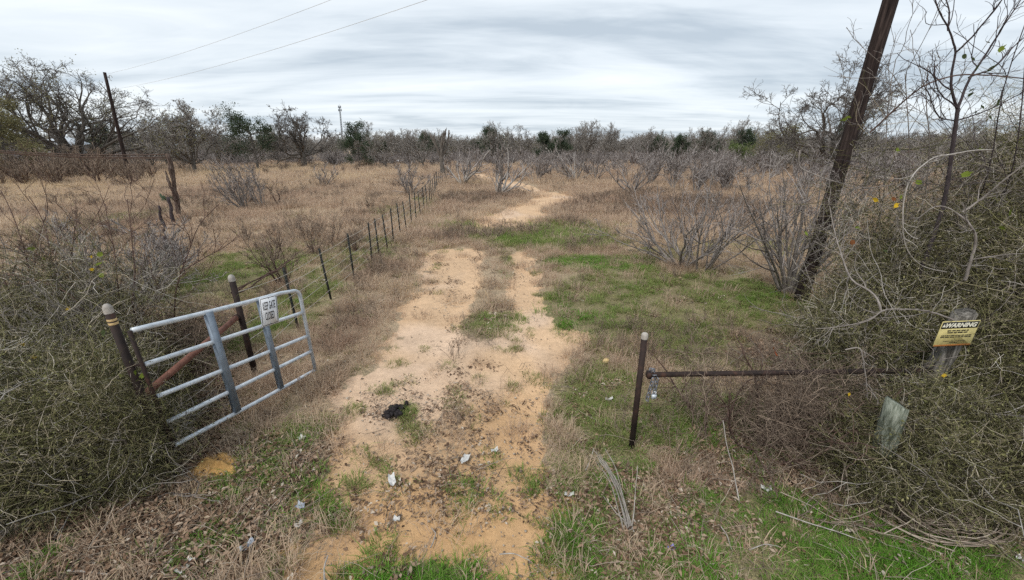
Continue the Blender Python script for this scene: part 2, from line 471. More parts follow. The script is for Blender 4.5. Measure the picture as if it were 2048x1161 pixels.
FARS = [([(985, 446), (1020, 432), (1050, 419), (1080, 406), (1098, 396), (1092, 388), (1065, 381), (1040, 377)], 0.85),
        ([(1040, 447), (1052, 438), (1066, 431)], 0.8),
        ([(1078, 384), (1108, 386), (1134, 393), (1128, 400), (1098, 404)], 0.75),
        ([(1046, 378), (1010, 367), (985, 360), (965, 354), (950, 350)], 1.25)]
def seg_dist(x, y, pts):
    d = np.full(np.shape(x), 1e9)
    for a, b in zip(pts[:-1], pts[1:]):
        ax, ay, bx, by = a[0], a[1], b[0], b[1]
        L2 = (bx - ax) ** 2 + (by - ay) ** 2
        t = np.clip(((x - ax) * (bx - ax) + (y - ay) * (by - ay)) / L2, 0, 1)
        d = np.minimum(d, np.hypot(x - ax - t * (bx - ax), y - ay - t * (by - ay)))
    return d
def sand_mask(x, y):
    x, y = np.asarray(x, float), np.asarray(y, float)
    xl, xr = np.interp(y, *EL), np.interp(y, *ER)
    n = fbm(x, y, 0.55, 11, 4) - 0.5
    n2 = fbm(x, y, 1.7, 5, 3) - 0.5
    d = np.minimum(x - xl, xr - x) + n * 0.75 + n2 * 0.5
    d = d + (fbm(x, y, .2, 13, 2) - .5) * .55 - .04
    s = sstep(-0.16, 0.20, d)
    s = s * sstep(13.1, 11.9, y + n * 1.6 + n2 * 1.5)
    cx, cw = np.interp(y, *CM), np.interp(y, CM[0], CW)
    mid = sstep(1.35, 0.35, np.abs(x - cx) / cw + n * 1.1)
    s = s * (1 - mid * np.clip(0.74 + n2 * 1.6, 0, 1) * (.5 + .5 * sstep(5.2, 7.0, y)) * (1 - .35 * sstep(3.3, 2.6, y)))
    s = s * (1 - .85 * rect_patch(x, y, (650, 1020, 1122, 1320, 1.0)) * np.clip(.4 + 1.2 * fbm(x, y, .5, 15, 3), 0, 1))
    for pts, w in FARS:
        P = [G(*p)[:2] for p in pts]
        dd = seg_dist(x, y, P)
        s = np.maximum(s, sstep(w * 1.45, w * 0.75, dd + n * 1.3) * np.clip(.7 + .8 * fbm(x, y, .9, 17, 3), 0, 1))
    return s
def rect_patch(x, y, p):
    px0, px1, r0, r1, amp = p
    xm, ym = (px0 + px1) / 2, (r0 + r1) / 2
    yn, yf = G(xm, r1)[1], G(xm, r0)[1]
    yc = (yn + yf) / 2; ry = (yf - yn) / 2
    k = np.clip(y, 1.2, 80)
    # columns of the patch narrow with distance as the photographed ground does
    rc = 580.5 + F_PX * math.tan(math.atan2(CAM_H, yc) - PITCH)
    c = G(xm, rc)[0]; rx = abs(G(px1, rc)[0] - G(px0, rc)[0]) / 2
    d = np.sqrt(((x - c) / rx) ** 2 + ((y - yc) / ry) ** 2)
    return amp * sstep(1.3, 0.6, d)
GREENS = [(935, 1250, 447, 501, 1.0), (1085, 1330, 507, 548, 0.95), (1075, 1190, 592, 668, 1.0), (1090, 1640, 540, 740, 0.85),
          (1120, 1330, 735, 920, 0.85), (1115, 1290, 900, 1050, 0.7), (1290, 2250, 1045, 1300, 1.4), (1100, 1400, 1010, 1250, 0.75),
          (650, 1020, 1118, 1300, 1.2), (480, 660, 560, 720, 0.7), (520, 650, 850, 940, 0.55), (340, 600, 490, 640, 0.6),
          (890, 1070, 628, 672, 0.75), (1000, 1065, 514, 532, 0.8), (1010, 1085, 543, 562, 0.7), (150, 270, 420, 475, 0.5),
          (760, 870, 395, 445, 0.3), (0, 130, 640, 800, 0.3), (1590, 1720, 615, 690, 0.6), (700, 800, 735, 790, 0.3),
          (850, 940, 735, 800, 0.3), (380, 520, 1000, 1140, 0.35), (430, 560, 925, 1000, 0.35), (970, 1110, 950, 1060, 0.2),
          (0, 120, 1090, 1200, 0.35), (1250, 1560, 760, 930, 0.6), (1290, 1650, 985, 1070, 1.0), (1120, 1300, 880, 1000, 0.9), (560, 680, 930, 1130, 0.35), (880, 1250, 440, 470, 0.5), (640, 800, 470, 560, 0.3), (1400, 1700, 480, 520, 0.3), (1250, 1420, 495, 520, 0.4)]
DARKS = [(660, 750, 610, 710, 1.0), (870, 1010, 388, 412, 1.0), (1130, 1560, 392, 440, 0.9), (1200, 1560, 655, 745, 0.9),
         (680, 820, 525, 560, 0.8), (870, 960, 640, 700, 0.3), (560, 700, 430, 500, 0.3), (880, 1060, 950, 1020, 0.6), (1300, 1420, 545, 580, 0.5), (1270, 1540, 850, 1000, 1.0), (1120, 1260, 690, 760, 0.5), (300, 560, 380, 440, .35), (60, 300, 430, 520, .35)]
GOLD = [(-50, 330, 352, 395, 0.8), (330, 620, 328, 400, 0.6), (-100, 200, 385, 430, 0.4), (600, 860, 330, 380, 0.35), (1250, 1500, 470, 510, 0.35)]
THICK = [(-6.2, 4.0, 2.6, 1.3), (-8.6, 5.2, 3.2, 1.9), (5.6, 3.9, 2.4, 1.1), (7.6, 4.6, 2.6, 1.6), (5.6, 5.4, 1.7, 1.5)]
def thick_mask(x, y):
    m = 0
    for cx, cy, rx, ry in THICK:
        m = np.maximum(m, sstep(1.25, 0.75, np.hypot((x - cx) / rx, (y - cy) / ry)))
    return m
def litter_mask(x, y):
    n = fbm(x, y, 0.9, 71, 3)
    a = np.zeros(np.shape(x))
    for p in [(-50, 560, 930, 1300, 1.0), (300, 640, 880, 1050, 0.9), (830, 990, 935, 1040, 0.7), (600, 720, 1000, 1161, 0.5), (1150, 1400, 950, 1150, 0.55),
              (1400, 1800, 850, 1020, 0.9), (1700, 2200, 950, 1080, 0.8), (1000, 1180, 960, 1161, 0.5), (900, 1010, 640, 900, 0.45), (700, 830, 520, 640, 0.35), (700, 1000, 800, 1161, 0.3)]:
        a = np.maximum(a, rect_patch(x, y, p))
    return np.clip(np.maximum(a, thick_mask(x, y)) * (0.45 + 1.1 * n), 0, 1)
def green_mask(x, y):
    n = fbm(x, y, 0.8, 31, 4)
    n2 = fbm(x, y, 3.5, 37, 3)
    g = np.zeros(np.shape(x))
    for p in GREENS: g = np.maximum(g, rect_patch(x, y, p))
    base = 0.10 * sstep(45, 15, y)
    g = (g + base) * (0.35 + 1.35 * n) * (0.6 + 0.8 * n2)
    g = g * (1 - 0.85 * thick_mask(x, y) * (np.asarray(y) > 2.9))
    return np.clip(g, 0, 1)
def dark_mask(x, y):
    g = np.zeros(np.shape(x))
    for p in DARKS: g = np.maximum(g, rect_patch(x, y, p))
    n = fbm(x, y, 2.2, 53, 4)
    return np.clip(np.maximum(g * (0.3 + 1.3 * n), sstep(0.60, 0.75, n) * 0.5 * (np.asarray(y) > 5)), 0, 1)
def gold_mask(x, y):
    g = np.zeros(np.shape(x))
    for p in GOLD: g = np.maximum(g, rect_patch(x, y, p))
    return np.clip(g * (0.5 + fbm(x, y, 2.5, 61, 3)), 0, 1)
def H(x, y):
    x, y = np.asarray(x, float), np.asarray(y, float)
    f = sstep(70, 25, np.hypot(x, y))
    z = (fbm(x, y, 4.0, 3, 3) - 0.5) * 0.16 + (fbm(x, y, 0.7, 8, 3) - 0.5) * 0.05
    return z * f

# ------------------------------------------------------------------ the ground sheet and the sandy track cut out of it
def axis(d0, d1, step, lo, hi, gr):
    a = list(np.arange(d0, d1 + 1e-6, step))
    s = step
    while a[-1] < hi:
        s *= gr; a.append(a[-1] + s)
    s = step; b = [a[0]]
    while b[-1] > lo:
        s *= gr * 1.06; b.append(b[-1] - s)
    return np.array(b[1:][::-1] + a)
gx = axis(-6.5, 6.5, 0.085, -2600, 2600, 1.075)
gy = axis(1.6, 13.2, 0.085, -300, 3200, 1.045)
XX, YY = np.meshgrid(gx, gy)
xf, yf = XX.ravel(), YY.ravel()
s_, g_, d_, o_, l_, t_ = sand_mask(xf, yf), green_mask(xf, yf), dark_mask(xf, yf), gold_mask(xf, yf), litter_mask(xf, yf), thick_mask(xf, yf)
# shallow wheel ruts with treads pressed across them
_cx = np.interp(yf, *CM)
_rut = np.exp(-((np.abs(xf - _cx) - .78) / .30) ** 2) * s_ * sstep(13, 10, yf) * (yf > 1)
zf = H(xf, yf) - 0.035 * s_ * sstep(30, 12, yf) - .03 * _rut + .008 * _rut * np.sin(yf * 34 + 2.5 * np.sin(xf * 9)) * fbm(xf, yf, .6, 401, 2)
zf = zf + s_ * (fbm(xf, yf, .22, 403, 3) - .5) * .022 * sstep(14, 8, yf)
def mixc(a, b, f): return a * (1 - f[:, None]) + np.asarray(b) * f[:, None]
c_ = np.tile([0.37, 0.285, 0.20], (len(xf), 1))
c_ = mixc(c_, (0.42, 0.315, 0.18), o_)
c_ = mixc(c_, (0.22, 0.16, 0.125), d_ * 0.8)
c_ = mixc(c_, (0.155, 0.145, 0.07), np.clip(g_ * 1.1, 0, 0.85))
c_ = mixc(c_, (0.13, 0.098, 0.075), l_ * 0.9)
near = sstep(6.0, 2.8, yf + (fbm(xf, yf, 1.2, 91, 3) - .5) * 3)
sandc = np.tile([0.55, 0.38, 0.24], (len(xf), 1))
sandc = mixc(sandc, (0.52, 0.325, 0.165), near)
sandc = sandc * (0.86 + 0.28 * fbm(xf, yf, 0.8, 77, 4))[:, None]
sandc = mixc(sandc, (0.60, 0.46, 0.36), sstep(0.55, 0.75, fbm(xf, yf, 1.6, 79, 3)) * 0.5)
sandc = mixc(sandc, (0.24, 0.17, 0.115), l_ * 0.3)
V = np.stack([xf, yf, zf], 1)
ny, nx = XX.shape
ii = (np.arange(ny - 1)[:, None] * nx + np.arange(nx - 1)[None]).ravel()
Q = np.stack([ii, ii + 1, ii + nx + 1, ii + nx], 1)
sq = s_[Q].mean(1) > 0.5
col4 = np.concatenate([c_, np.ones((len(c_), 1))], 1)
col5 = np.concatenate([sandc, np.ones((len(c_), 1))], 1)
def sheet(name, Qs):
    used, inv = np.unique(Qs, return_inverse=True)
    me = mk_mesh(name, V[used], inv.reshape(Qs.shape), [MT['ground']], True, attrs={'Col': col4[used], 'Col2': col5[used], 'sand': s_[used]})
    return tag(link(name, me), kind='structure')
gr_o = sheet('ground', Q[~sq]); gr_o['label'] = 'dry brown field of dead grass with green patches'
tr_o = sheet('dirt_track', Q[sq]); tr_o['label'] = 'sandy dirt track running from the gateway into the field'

# ------------------------------------------------------------------ scattering of countless small growth
_gn = {}
def scatter_tree(protos):
    key = tuple(p.name for p in protos)
    if key in _gn: return _gn[key]
    c = bpy.data.collections.new('proto_%d' % len(_gn))
    for i, p in enumerate(protos): c.objects.link(p)
    t = bpy.data.node_groups.new('scatter_%d' % len(_gn), 'GeometryNodeTree')
    t.interface.new_socket('Geometry', in_out='INPUT', socket_type='NodeSocketGeometry')
    t.interface.new_socket('Geometry', in_out='OUTPUT', socket_type='NodeSocketGeometry')
    a, b = t.nodes.new('NodeGroupInput'), t.nodes.new('NodeGroupOutput')
    ci = t.nodes.new('GeometryNodeCollectionInfo')
    ci.inputs['Collection'].default_value = c
    ci.inputs['Separate Children'].default_value = True
    ci.inputs['Reset Children'].default_value = True
    io = t.nodes.new('GeometryNodeInstanceOnPoints')
    io.inputs['Pick Instance'].default_value = True
    def na(n, ty):
        x = t.nodes.new('GeometryNodeInputNamedAttribute'); x.data_type = ty
        x.inputs['Name'].default_value = n
        return [o for o in x.outputs if o.enabled and o.name == 'Attribute'][0]
    L = t.links.new
    L(a.outputs[0], io.inputs['Points']); L(ci.outputs[0], io.inputs['Instance'])
    L(na('idx', 'INT'), io.inputs['Instance Index'])
    L(na('rot', 'FLOAT_VECTOR'), io.inputs['Rotation'])
    L(na('scl', 'FLOAT_VECTOR'), io.inputs['Scale'])
    L(io.outputs[0], b.inputs[0])
    _gn[key] = t
    return t
def scatter(name, P, rot, scl, tint, protos, r, parent=None, loc=(0, 0, 0)):
    n = len(P)
    me = bpy.data.meshes.new(name)
    me.vertices.add(n)
    me.vertices.foreach_set('co', np.asarray(P, np.float32).ravel())
    scl = np.asarray(scl, np.float32)
    if scl.ndim == 1: scl = np.repeat(scl[:, None], 3, 1)
    me.attributes.new('rot', 'FLOAT_VECTOR', 'POINT').data.foreach_set('vector', np.asarray(rot, np.float32).ravel())
    me.attributes.new('scl', 'FLOAT_VECTOR', 'POINT').data.foreach_set('vector', scl.ravel())
    me.attributes.new('idx', 'INT', 'POINT').data.foreach_set('value', r.integers(0, len(protos), n).astype(np.int32))
    me.attributes.new('tint', 'FLOAT', 'POINT').data.foreach_set('value', np.asarray(tint, np.float32))
    for m in {p.data.materials[0] for p in protos}: me.materials.append(m)
    o = link(name, me, parent, loc)
    md = o.modifiers.new('scatter', 'NODES'); md.node_group = scatter_tree(protos)
    o['kind'] = 'stuff'
    return o
def proto(name, me): return bpy.data.objects.new(name, me)

def blades(r, n, rad, h0, h1, w, lean, mat, name):
    a, q = r.uniform(0, 6.283, n), rad * np.sqrt(r.uniform(0, 1, n))
    B = np.stack([q * np.cos(a), q * np.sin(a), np.full(n, -0.02)], 1)
    h = r.uniform(h0, h1, n)
    aa = a + r.normal(0, 1.0, n)
    ln = np.abs(r.normal(0, lean, n)) + 0.1
    d = np.stack([np.cos(aa), np.sin(aa), np.zeros(n)], 1)
    side = np.stack([-np.sin(aa + r.normal(0, .6, n)), np.cos(aa), np.zeros(n)], 1)
    ww = (w * r.uniform(0.7, 1.3, n))[:, None]
    up = np.array([0, 0, 1.0])
    m = B + d * (h * ln * 0.35)[:, None] + up * (h * 0.6)[:, None]
    tp = B + d * (h * ln)[:, None] + up * (h * np.maximum(1.0 - 0.35 * ln ** 2, 0.35))[:, None]
    Vv = np.stack([B - side * ww / 2, B + side * ww / 2, m + side * ww * .4, m - side * ww * .4, tp], 1).reshape(-1, 3)
    i = np.arange(n)[:, None] * 5
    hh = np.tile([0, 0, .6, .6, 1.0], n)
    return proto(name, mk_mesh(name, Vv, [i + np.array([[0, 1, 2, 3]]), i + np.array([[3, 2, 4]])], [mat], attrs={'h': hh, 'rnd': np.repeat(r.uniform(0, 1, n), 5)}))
def weedproto(r, n, h0, h1, rad, mat, name, rr=0.0035, wig=0.12):
    a, q = r.uniform(0, 6.283, n), rad * np.sqrt(r.uniform(0, 1, n))
    B = np.stack([q * np.cos(a), q * np.sin(a), np.full(n, -0.02)], 1)
    D = np.stack([np.cos(a) * .35, np.sin(a) * .35, np.ones(n)], 1) + r.normal(0, .2, (n, 3))
    l0 = trunk_level(r, B, D, r.uniform(h0, h1, n), np.full(n, rr), 5, wig, 0.02)
    l1 = spawn(r, l0, 5, .35, .95, .4, .9, .4, .8, 4, .15, .1, rr * .6)
    l2 = spawn(r, l1, 2, .3, .95, .4, .9, .5, .8, 3, .15, .05, rr * .55)
    out = leveltubes([l0, l1, l2], (3, 3, 3))
    Vv, F = join(out)
    rn = np.concatenate([r.uniform(0, 1, len(l[0]))[o[2]] for l, o in zip((l0, l1, l2), out)])
    return proto(name, mk_mesh(name, Vv, F, [mat], attrs={'rnd': rn}))
def leafproto(r, n, rad, mat, name, s0=.011, s1=.028):
    a, q = r.uniform(0, 6.283, n), rad * np.sqrt(r.uniform(0, 1, n))
    B = np.stack([q * np.cos(a), q * np.sin(a), r.uniform(.004, .03, n)], 1)
    th = r.uniform(0, 6.283, n); s = r.uniform(s0, s1, n)[:, None]
    d = np.stack([np.cos(th), np.sin(th), r.normal(0, .35, n)], 1); e = np.stack([-np.sin(th), np.cos(th), r.normal(0, .35, n)], 1)
    cu = r.uniform(.1, .6, n)[:, None] * np.array([0, 0, 1.0])
    w = r.uniform(.35, .6, n)[:, None]
    Vv = np.stack([B - d * s, B + e * s * w + cu * s * .8, B + d * s * 1.0 + cu * s * .3, B - e * s * w + cu * s * .8, B], 1).reshape(-1, 3)
    i = np.arange(n)[:, None] * 5
    return proto(name, mk_mesh(name, Vv, [np.concatenate([i + np.array([[0, 4, 1]]), i + np.array([[1, 4, 2]]), i + np.array([[2, 4, 3]]), i + np.array([[3, 4, 0]])])], [mat], attrs={'rnd': np.repeat(r.uniform(0, 1, n), 5)}))
def stickproto(r, n, rad, mat, name):
    B = np.stack([r.uniform(-rad, rad, n), r.uniform(-rad, rad, n), r.uniform(.005, .03, n)], 1)
    D = r.normal(0, 1, (n, 3)); D[:, 2] = np.abs(D[:, 2]) * .15
    l0 = trunk_level(r, B, D, r.uniform(.08, .45, n), r.uniform(.002, .005, n), 5, .2, -.01)
    Vv, F, ix = tubes(l0[0], l0[1], 3)
    return proto(name, mk_mesh(name, Vv, F, [mat], attrs={'rnd': r.uniform(0, 1, n)[ix]}))
r0 = np.random.default_rng(101)
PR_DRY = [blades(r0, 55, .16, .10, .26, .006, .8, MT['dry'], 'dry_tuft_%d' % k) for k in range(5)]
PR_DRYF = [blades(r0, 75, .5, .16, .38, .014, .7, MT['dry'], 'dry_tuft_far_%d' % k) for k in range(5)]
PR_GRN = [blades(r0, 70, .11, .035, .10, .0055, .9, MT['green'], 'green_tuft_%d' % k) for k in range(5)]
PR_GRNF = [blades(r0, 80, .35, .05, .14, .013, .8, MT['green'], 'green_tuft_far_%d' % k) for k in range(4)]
PR_WEED = [weedproto(r0, 7, .18, .45, .10, MT['weed'], 'dead_weed_%d' % k) for k in range(5)]
PR_WEEDF = [weedproto(r0, 14, .25, .6, .4, MT['weed'], 'dead_weed_far_%d' % k, .007) for k in range(5)]
PR_LEAF = [leafproto(r0, 44, .18, MT['litter'], 'leaf_scatter_%d' % k) for k in range(5)]
PR_STICK = [stickproto(r0, 9, .22, MT['stick'], 'stick_scatter_%d' % k) for k in range(4)]

def cand(r, y0, y1, dens):
    area = 1.5 * (y1 * y1 - y0 * y0) + 1.8 * (y1 - y0)
    n = int(area * dens)
    y = np.sqrt(r.uniform(y0 * y0, y1 * y1, n))
    x = r.uniform(-1, 1, n) * (1.5 * y + .9)
    return x, y
def plant(name, protos, bands, densf, tintf, label, cat, seed, tilt=.12):
    r = np.random.default_rng(seed)
    Ps, Ss, Ts = [], [], []
    for y0, y1, dens, s0, s1 in bands:
        x, y = cand(r, y0, y1, dens)
        k = r.uniform(0, 1, len(x)) < densf(x, y)
        x, y = x[k], y[k]
        Ps.append(np.stack([x, y, H(x, y) - .01 - .03 * sand_mask(x, y) * sstep(30, 12, y)], 1)); Ss.append(r.uniform(s0, s1, len(x)))
        Ts.append(tintf(x, y, r))
    P, S, T = np.concatenate(Ps), np.concatenate(Ss), np.concatenate(Ts)
    rot = np.stack([r.normal(0, tilt, len(P)), r.normal(0, tilt, len(P)), r.uniform(0, 6.283, len(P))], 1)
    o = scatter(name, P, rot, S, T, protos, r)
    return tag(o, label, cat)
def drydens(x, y):
    s, g, l, t = sand_mask(x, y), green_mask(x, y), litter_mask(x, y), thick_mask(x, y)
    d = (1 - s) ** 2 * (1 - .92 * np.clip(g * 1.5, 0, 1)) * (1 - .72 * l) * (1 - .8 * t)
    d = d * np.clip(.1 + 1.5 * fbm(x, y, 1.1, 201, 4), 0, 1) * (.35 + .9 * sstep(.38, .6, fbm(x, y, .35, 203, 3)))
    d = np.maximum(d, .09 * s * sstep(.45, .65, fbm(x, y, .5, 207, 3)))
    return np.clip(d, 0, 1) * sstep(1.5, 2.2, y)
def drytint(x, y, r):
    n = fbm(x, y, 3.0, 211, 4)
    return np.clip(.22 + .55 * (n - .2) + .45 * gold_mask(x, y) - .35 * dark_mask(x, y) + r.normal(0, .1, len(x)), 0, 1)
def grndens(x, y):
    s, g = sand_mask(x, y), green_mask(x, y)
    tuft = sstep(.63, .70, fbm(x, y, .24, 221, 2)) * .7 * sstep(7.5, 4.2, y) * s
    g = np.clip(g * 1.25 - .08, 0, 1) * (.15 + 1.5 * sstep(.40, .58, fbm(x, y, .38, 223, 3)))
    return np.clip(np.maximum(g * (1 - .88 * sstep(.1, .7, s)), tuft), 0, 1)
def grntint(x, y, r):
    g = green_mask(x, y)
    lush = sstep(4.2, 2.5, y) * .42 + .3 * np.maximum(rect_patch(x, y, (1075, 1190, 592, 668, 1)), rect_patch(x, y, (1085, 1330, 507, 548, 1)))
    return np.clip(.10 + .26 * g + lush + r.normal(0, .1, len(x)) + .3 * (fbm(x, y, 1.2, 231, 3) - .5), 0, 1)
def weeddens(x, y):
    s, d = sand_mask(x, y), dark_mask(x, y)
    cx, cw = np.interp(y, *CM), np.interp(y, CM[0], CW)
    mid = sstep(1.3, .5, np.abs(x - cx) / cw) * sstep(13, 12, y) * .22
    return np.clip(np.maximum((d * .95 + .07) * (1 - s), mid) * (1 - .5 * thick_mask(x, y)), 0, 1)
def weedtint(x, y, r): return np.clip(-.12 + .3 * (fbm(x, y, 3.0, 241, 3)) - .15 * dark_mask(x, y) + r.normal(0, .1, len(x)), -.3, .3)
def leafdens(x, y): return np.clip(litter_mask(x, y) * 1.1 * (1 - .86 * sand_mask(x, y)) + .07 * (1 - sand_mask(x, y)) + .03, 0, 1)
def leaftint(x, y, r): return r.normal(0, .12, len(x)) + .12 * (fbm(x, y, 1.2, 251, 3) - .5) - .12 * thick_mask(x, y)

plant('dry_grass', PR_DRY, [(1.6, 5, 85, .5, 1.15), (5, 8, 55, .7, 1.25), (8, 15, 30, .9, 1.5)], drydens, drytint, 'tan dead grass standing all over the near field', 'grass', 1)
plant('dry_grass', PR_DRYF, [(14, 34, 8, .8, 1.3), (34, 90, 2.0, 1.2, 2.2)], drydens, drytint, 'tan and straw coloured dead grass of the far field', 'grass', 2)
plant('green_grass', PR_GRN, [(1.6, 4.6, 270, .55, 1.35), (4.6, 7, 130, .7, 1.35), (7, 15, 52, 1.0, 1.7)], grndens, grntint, 'short green grass sprouting beside and in the track', 'grass', 3, .2)
plant('green_grass', PR_GRNF, [(13, 34, 15, .8, 1.4)], grndens, grntint, 'green grass strip crossing the track farther out', 'grass', 4)
plant('dead_weeds', PR_WEED, [(1.8, 8, 14, .5, 1.1), (8, 15, 12, .8, 1.3)], weeddens, weedtint, 'brown dead weeds in patches along the track', 'weeds', 5)
plant('dead_weeds', PR_WEEDF, [(14, 32, 3.2, .7, 1.1), (32, 70, .9, .9, 1.5)], weeddens, weedtint, 'dark brown dead weeds in the far field', 'weeds', 6)
plant('fallen_leaves', PR_LEAF, [(1.6, 5, 120, .7, 1.3), (5, 13, 16, .9, 1.5)], leafdens, leaftint, 'brown and pale dead leaves littering the ground', 'leaf litter', 7)
plant('fallen_twigs', PR_STICK, [(1.6, 5, 42, .5, 1.2), (5, 13, 5, .8, 1.3)], lambda x, y: np.clip(leafdens(x, y) * .8 + .06, 0, 1), leaftint, 'small dead twigs scattered over the ground', 'twigs', 8)

def pebbleproto(r, n, rad, name):
    bits = []
    for k in range(n):
        V, F = lathe([(.001, -.6), (.8, -.3), (1, .1), (.6, .55), (.001, .7)], 6)
        V = V * (1 + r.normal(0, .15, (len(V), 1))) * r.uniform(.003, .011) * r.uniform(.7, 1.4, 3)
        bits.append((V + [r.uniform(-rad, rad), r.uniform(-rad, rad), .004], F))
    V, F = join(bits)
    return proto(name, mk_mesh(name, V, F, [MT['stick']], True, attrs={'rnd': np.repeat(r.uniform(.2, 1, n), len(V) // n)}))
PR_PEB = [pebbleproto(r0, 16, .2, 'pebbles_%d' % k) for k in range(4)]
plant('pebbles', PR_PEB, [(1.6, 5, 16, .6, 1.4), (5, 12, 5, .9, 1.6)], lambda x, y: np.clip(.25 + .5 * sand_mask(x, y), 0, 1), leaftint, 'small pebbles and crumbs of earth on the sand', 'pebbles', 9)
# ------------------------------------------------------------------ posts, gate, signs
def hz(x, y): return float(H(np.array([x]), np.array([y]))[0])
def pipe(p, q, r0, r1=None, S=12, K=2, wob=0.0, rr=None, cap=True):
    p, q = np.asarray(p, float), np.asarray(q, float)
    t = np.linspace(0, 1, K)[:, None]
    P = p * (1 - t) + q * t
    if wob: P[1:-1] += (rr or r0g).normal(0, wob, (K - 2, 3))
    R = np.linspace(r0, r0 if r1 is None else r1, K)
    return tubes(P[None], R[None], S, cap)[:2]
r0g = np.random.default_rng(55)
def part(name, geo, mat, parent, smooth=True, base=None, sub=None):
    V, F = geo
    if base is not None: V = V - np.asarray(base)
    return link(name, mk_mesh(name, V, F, [mat], smooth), parent)
def wire(pts, r, sag=0.0, K=10):
    """polyline of a wire through the points, sagging between them"""
    out = []
    for a, b in zip(pts[:-1], pts[1:]):
        t = np.linspace(0, 1, K)[:, None]
        p = np.asarray(a) * (1 - t) + np.asarray(b) * t
        p[:, 2] -= (sag * 4 * t * (1 - t))[:, 0]
        out.append(p if not out else p[1:])
    P = np.concatenate(out)
    return tubes(P[None], np.full((1, len(P)), r), 4)[:2]
def dome(c, r, h, S=14):
    a = np.linspace(0, math.pi / 2, 6)
    prof = [(r, -.04)] + [(r * math.cos(x), h * math.sin(x)) for x in a[:-1]] + [(0.002, h)]
    return lathe(prof, S, c)
def gtop(px, py, D):  # point on a vertical seen at a pixel
    return AT(px, py, D)

# post the gate hangs on, wrapped with tape below its cap
b = AT(338, 930, 3.2); b[2] = hz(b[0], b[1]); tp = AT(213, 612, 3.2)
hp = empty('gate_post', b, 'dark rusted pipe post with domed concrete cap and yellow tape bands', 'post')
part('pipe', pipe(b - [0, 0, .2], tp - [0, 0, .04], .033, .033, 14, 2), MT['rustdark'], hp, base=b)
part('cap', dome(tp - [0, 0, .03], .0355, .05), MT['concrete'], hp, base=b)
for dz in (.115, .15):
    part('tape_band', lathe([(.0345, 0), (.0355, .004), (.0355, .018), (.0345, .022)], 14, tp - [0, 0, dz + .03]), MT['tape'], hp, base=b)
HP_TOP = tp

# brace post further along, and the pipe between the two
b2 = AT(511, 752, 5.15); b2[2] = hz(b2[0], b2[1]); tp2 = AT(462, 553, 5.15)
bp = empty('brace_post', b2, 'dark rusted pipe post with concrete cap standing behind the open gate', 'post')
part('pipe', pipe(b2 - [0, 0, .2], tp2 - [0, 0, .04], .040, .040, 14), MT['rustdark'], bp, base=b2)
part('cap', dome(tp2 - [0, 0, .03], .044, .055), MT['concrete'], bp, base=b2)
pa, pb = np.array([b2[0] - .01, b2[1] - .04, .985]), np.array([b[0] - .05, b[1] + .05, .97])
br = empty('brace_pipe', pa, 'red rusted horizontal pipe bracing the two capped posts behind the gate', 'pipe')
part('pipe', pipe(pa, pb, .038, .038, 12), MT['rustred'], br, base=pa)
part('weld_collar', pipe(pa - (pa - pb) * .0, pa + (pb - pa) * .02, .046, .044, 12), MT['rustdark'], br, base=pa)

# the gate
D1, D2 = 3.25, 5.18
near_rows, far_rows = [660, 728, 792, 843, 888], [577, 625, 672, 703, 740]
near_x, far_x = [270, 295, 316, 335, 351], [597, 606, 614, 620, 627]
nz = [AT(x, y, D1)[2] for x, y in zip(near_x, near_rows)]
fz = [AT(x, y, D2)[2] for x, y in zip(far_x, far_rows)]
nxm, fxm = AT(310, 770, D1)[0], AT(613, 655, D2)[0]
gA, gB = np.array([nxm, D1, 0]), np.array([fxm, D2, 0])
def gp(s, i=None, z=None):
    p = gA * (1 - s) + gB * s
    p = p.copy(); p[2] = (nz[i] * (1 - s) + fz[i] * s) if z is None else z
    return p
gbase = gA.copy(); gbase[2] = hz(gA[0], gA[1])
gate = empty('pipe_gate', gbase, 'open galvanised tubular farm gate with five rails', 'gate')
gdir = nrm(gB - gA)
RR = .024
for i in range(5):
    K = 14
    t = np.linspace(-.01, 1.0, K)
    P = np.array([gp(x, i) for x in t])
    P[:, 2] -= .012 * np.sin(np.clip(t, 0, 1) * math.pi) * (1 if i in (0, 4) else .3)
    if i == 0:      # the top rail turns down into the end frame
        c = gp(1.0, 0); q = .13
        arc = [c - gdir * (q / np.linalg.norm(gB - gA) * np.linalg.norm(gB - gA)) * (1 - math.sin(a)) - np.array([0, 0, q * (1 - math.cos(a))]) for a in np.linspace(0, math.pi / 2, 7)]
        P = np.concatenate([P[:-2], arc, [gp(1.0, 4)]])
    V, F, _ = tubes(P[None], np.full((1, len(P)), RR if i else RR * 1.05), 10, True)
    part('rail', (V, F), MT['galvrust'] if i == 4 else MT['galv'], gate, base=gbase)
for s in (.340, .668):
    a, c = gp(s, 0), gp(s, 4)
    ang = math.atan2(gdir[1], gdir[0])
    R = Matrix.Rotation(ang, 3, 'Z')
    w = .075 if s < .5 else .06
    V, F = box((a + c) / 2 + np.array([gdir[1], -gdir[0], 0]) * .012, (w, .052, a[2] - c[2] - .02), R)
    part('upright', (V, F), MT['strap'], gate, False, base=gbase)
V, F = pipe(gp(-.02, 0), gp(-.02, 4), .018, .018, 10)
part('end_frame', (V, F), MT['rustdark'], gate, base=gbase)
for i in (1, 3):
    V, F = pipe(gp(-.02, i), np.array([b[0], b[1], nz[i] + .02]), .014, .014, 8)
    part('hinge', (V, F), MT['rustdark'], gate, base=gbase)

